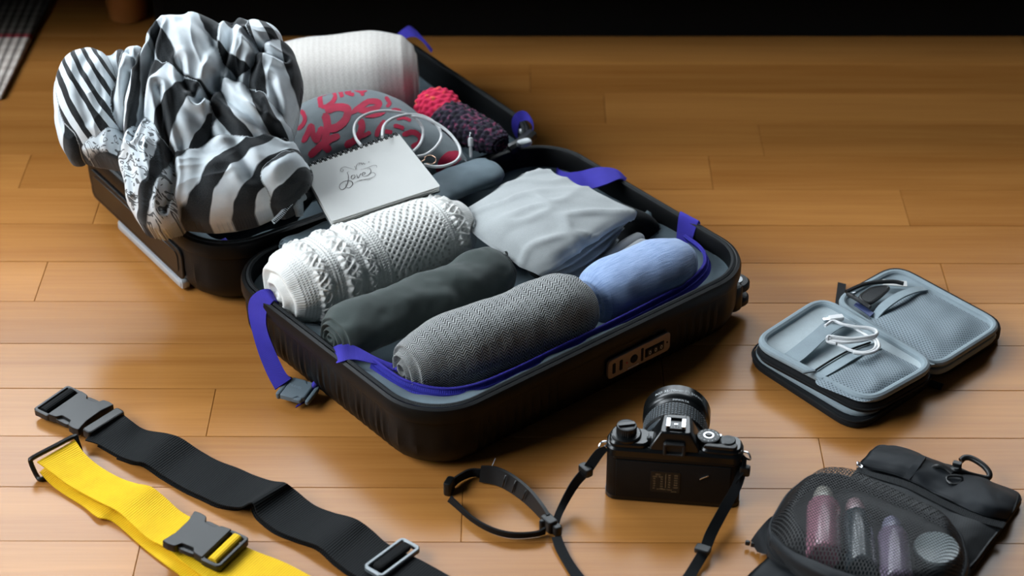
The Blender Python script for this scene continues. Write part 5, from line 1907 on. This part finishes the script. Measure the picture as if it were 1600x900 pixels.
obj('pocket_front', sheet(net([[(1206, 832, .036), (1238, 860, .047), (1290, 883, .056), (1340, 901, .056), (1405, 922, .053)],
                              [(1202, 846, .030), (1236, 876, .040), (1288, 902, .050), (1340, 920, .050), (1406, 942, .046)],
                              [(1206, 868, .012), (1246, 902, .014), (1298, 930, .016), (1350, 950, .016), (1412, 968, .014)]]), .0035, 8, 10, .002, 40, seed=44), M['satinblack'], bag, smooth='all', label='padded black front of the bottle pocket')
obj('pocket_zip', tube(lev(off(kp, .003), .022), .0013, 6, True), M['zipblack'], bag)
obj('zip_pull', tube(catmull(ats([(1232, 785, .026), (1226, 792, .024), (1228, 797, .022), (1234, 790, .024)]), 5, True), .0009, 6, True), M['steel'], bag)
px_strip('side_tab', [(1214, 806, .012), (1203, 809, .024), (1186, 828, .020), (1174, 845, .008)], [(1222, 862, .010), (1212, 862, .016), (1198, 866, .012), (1184, 862, .004)], M['ballistic'], bag, th=.002, label='black side tab')
for i in range(6):
    obj('clip_tooth', xf(rbox(.005, .004, .005, .001, .0008), at(1168 + i * 8.5, 851 + i * 2.6, .004), rot('Z', -.3)), M['plastic'], bag)
obj('lower_flap', sheet(net([[(1208, 862, .012), (1260, 885, .016), (1320, 905, .016), (1400, 925, .014)], [(1185, 885, .012), (1240, 905, .016), (1300, 930, .016), (1390, 955, .012)],
                             [(1165, 905, .006), (1220, 935, .008), (1290, 960, .008), (1380, 985, .006)]]), .004, 8, 8, .003, 40, seed=41), M['satinblack'], bag, smooth='all')
# swivel hook
hk = obj('hook', tube(catmull(ats([(1501, 720, .018), (1508, 715, .020), (1520, 717, .020), (1537, 728, .018), (1546, 740, .015), (1543, 747, .013), (1528, 745, .015), (1512, 741, .020), (1497, 737, .026)]), 8), .0034, 10), M['plastic'], bag, smooth='all', label='black plastic swivel hook')
obj('swivel', xf(join(lathe([(.005, 0), (.0062, .002), (.0062, .006), (.004, .008)], 18), xf(rbox(.010, .007, .007, .002, .001), (0, .004, .004))), at(1493, 738, .024), rot('Z', -.4)), M['plastic'], hk)
obj('swivel_ring', tube(catmull(ats([(1482, 744, .030), (1480, 750, .027), (1487, 756, .026), (1497, 756, .026), (1503, 750, .028), (1500, 744, .031)]), 6, True), .0016, 8, True), M['plastic'], hk)
obj('hook_loop', tube(catmull(ats([(1456, 731, .026), (1466, 728, .031), (1478, 732, .031), (1488, 740, .029)]), 6), .0026, 8), M['plastic'], bag)

# ---- bottles and jar inside the net pocket
def clear_mat(name, colr, rough=.2):
    k = NT(name)
    k.l(k.ramp(k.noise(k.coord(), 40, 2), [(.3, scl(srgb(colr), .9)), (.7, scl(srgb(colr), 1.1))]), k.p.inputs['Base Color'])
    k.p.inputs['Roughness'].default_value = rough
    k.p.inputs['Coat Weight'].default_value = .6
    k.p.inputs['Coat Roughness'].default_value = .08
    return k.m


def bottle(label, A, Bp, r, body, cap, neck=.62):
    a, b = at(*A), at(*Bp)                                   # a = cap end, b = base
    d = a - b
    L = np.linalg.norm(d)
    R = np.array(Vector(d / L).to_track_quat('Z', 'Y').to_matrix())
    t = thing('toiletry_bottle', label, 'bottle', b, 'bottles in the net pocket')
    obj('bottle_body', xf(lathe([(r * .85, 0), (r * .97, .002), (r, .006), (r, L * .68), (r * .93, L * .735), (r * .72, L * .765), (r * neck, L * .775)], 30), b, R), body, t)
    obj('cap', xf(lathe([(r * .66, L * .775), (r * .68, L * .79), (r * .62, L * .90), (r * .50, L * .965), (r * .30, L * .995), (r * .08, L)], 26), b, R), cap, t)
    return t


bottle('clear bottle with rose pink liquid and ivory cap under the black net', (1287, 766, .036), (1287, 872, .037), .0185, clear_mat('rose_pink_plastic', '#c98a9d'), clear_mat('ivory_cap', '#cbc6ba'))
bottle('dark teal bottle with pale pink cap under the black net', (1335, 783, .035), (1346, 890, .035), .0170, clear_mat('dark_teal_plastic', '#2f3f47'), clear_mat('pale_pink_cap', '#c9a6ac'))
bottle('clear bottle with lilac liquid and lavender cap under the black net', (1392, 812, .036), (1402, 915, .036), .0170, clear_mat('lilac_plastic', '#9c8aa6'), clear_mat('lavender_cap', '#a9a6c4'))
jc = at(1461, 877, .0172)
jar = thing('cosmetic_jar', 'small round cosmetic jar with silvery lid under the black net', 'jar', jc)
JR = rot('X', math.radians(5)) @ rot('Y', math.radians(-2))
obj('jar_body', xf(lathe([(.021, 0), (.023, .002), (.023, .012)], 32), jc, JR), clear_mat('grey_green_glass', '#5d6d70'), jar)
obj('lid', xf(lathe([(.0238, .011), (.0242, .013), (.0242, .019), (.0225, .021), (.021, .0206), (.002, .0206)], 36), jc, JR), clear_mat('pale_silver_lid', '#b9c6c9', .3), jar)

# ------------------------------------------------------------------ soft things give way where they touch
from mathutils.bvhtree import BVHTree


def world_mesh(o):
    V = np.empty(len(o.data.vertices) * 3)
    o.data.vertices.foreach_get('co', V)
    return V.reshape(-1, 3) + WLOC[o.name]


def family(o):
    r = [o] if o.type == 'MESH' else []
    for ch in o.children:
        r += family(ch)
    return r


TREES = {}


def settle(soft, hard, gap=.0012, rounds=3):
    """vertices of the soft mesh that lie inside a hard solid move out to its surface"""
    for _ in range(rounds):
        moved = 0
        for h in hard:
            if h.name not in TREES:
                HV = world_mesh(h)
                TREES[h.name] = HV, BVHTree.FromPolygons(HV.tolist(), [tuple(p.vertices) for p in h.data.polygons])
            HV, tree = TREES[h.name]
            lo_b, hi_b = HV.min(0), HV.max(0)
            SV = world_mesh(soft)
            cand = np.where(((SV > lo_b) & (SV < hi_b)).all(1))[0]
            for i in cand:
                p = Vector(SV[i])
                votes = 0
                for d in (Vector((.13, .21, .97)), Vector((-.33, .12, .94)), Vector((.25, -.41, .88))):
                    d.normalize()
                    n, q = 0, p.copy()
                    while n < 40:
                        hit = tree.ray_cast(q, d)
                        if hit[0] is None:
                            break
                        n += 1
                        q = hit[0] + d * 2e-5
                    votes += n % 2
                if votes >= 2:
                    loc, nor, idx, dist = tree.find_nearest(p)
                    dr_ = loc - p
                    if dr_.length > 1e-7:
                        dr_.normalize()
                    SV[i] = loc + dr_ * gap
                    moved += 1
            soft.data.vertices.foreach_set('co', (SV - WLOC[soft.name]).ravel())
        soft.data.update()
        TREES.pop(soft.name, None)
        if not moved:
            break


def named(*names):
    return [m for n in names for m in family(bpy.data.objects[n]) if not m.name.startswith(('ring', 'pen_stroke', 'stitch'))]


D = bpy.data.objects
CL = [m for m in named('zebra_scarf') if m.name.startswith('cloth')][0]
book = obj('book_hull', page_slab(-.0108, .0012, -.012), M['paper'])          # one solid for the contact test only
KN = named('cable_knit_sweater')
settle(D['rolled_trousers'], [near_shell] + KN + named('tweed_roll'), .002)
settle(D['blue_roll'], [near_shell] + named('tweed_roll'), .002)
settle(KN[0], [book], .002)
settle(D['rolled_jacket'], [near_shell, far_shell, book] + KN, .005, 5)
for m in named('folded_shirt'):
    settle(m, KN + named('rolled_trousers', 'tweed_roll', 'rolled_jacket'), .005, 4)
settle(D['black_garment'], [near_shell] + named('folded_shirt') + KN + named('rolled_trousers', 'blue_roll', 'tweed_roll', 'rolled_jacket'), .005, 6)
for m in named('rolled_socks'):
    settle(m, named('blue_roll', 'folded_shirt', 'black_garment'), .002)
settle(D['cream_sweater'], [far_shell], .002)
for m in named('knitted_hat'):
    settle(m, [near_shell, far_shell] + named('cream_sweater', 'rolled_jacket'), .002)
sb = [m for m in family(shirt) if m.name.startswith('body')][0]
settle(sb, [near_shell, far_shell, book] + named('rolled_jacket', 'cream_sweater', 'knitted_hat'), .004, 4)
for m in family(shirt):
    if m is not sb and m.name.startswith('script'):
        settle(m, named('rolled_jacket'), .001)
settle(D['dark_fill'], [far_shell, book, sb] + named('rolled_jacket'), .005, 4)
# the corner of the scarf lies on the notebook
SV = world_mesh(CL)
Mb = np.stack([(c_tr - c_tl)[:2], (c_bl - c_tl)[:2]], 1)
uv_ = np.linalg.solve(Mb, (SV[:, :2] - c_tl[:2]).T).T
uc, vc = np.clip(uv_[:, 0], 0, 1), np.clip(uv_[:, 1], 0, 1)
pz = (c_tl[2] * (1 - uc) * (1 - vc) + c_tr[2] * uc * (1 - vc) + c_br[2] * uc * vc + c_bl[2] * (1 - uc) * vc)
near_ = (uv_[:, 0] > -.09) & (uv_[:, 1] > -.12) & (uv_[:, 1] < 1.05)
SV[:, 2] = np.where(near_, np.maximum(SV[:, 2], pz + .003 + .002 * (np.arange(len(SV)) < len(Vt))), SV[:, 2])
CL.data.vertices.foreach_set('co', (SV - WLOC[CL.name]).ravel())
settle(CL, [far_shell, sb] + named('dark_fill', 'rolled_jacket', 'cream_sweater'), .002, 4)
for m in zs:
    settle(m, named('tweed_roll', 'blue_roll'), .002)
settle(st1, KN, .003)
settle(st2, named('tweed_roll'), .003)
settle(ln, named('tweed_roll', 'blue_roll') + KN + named('rolled_trousers', 'black_garment', 'folded_shirt', 'rolled_socks'), .004, 5)
settle(lf, named('printed_shirt', 'cream_sweater', 'knitted_hat', 'dark_fill') + [CL], .004, 4)
bm_ = book.data
bpy.data.objects.remove(book)
bpy.data.meshes.remove(bm_)
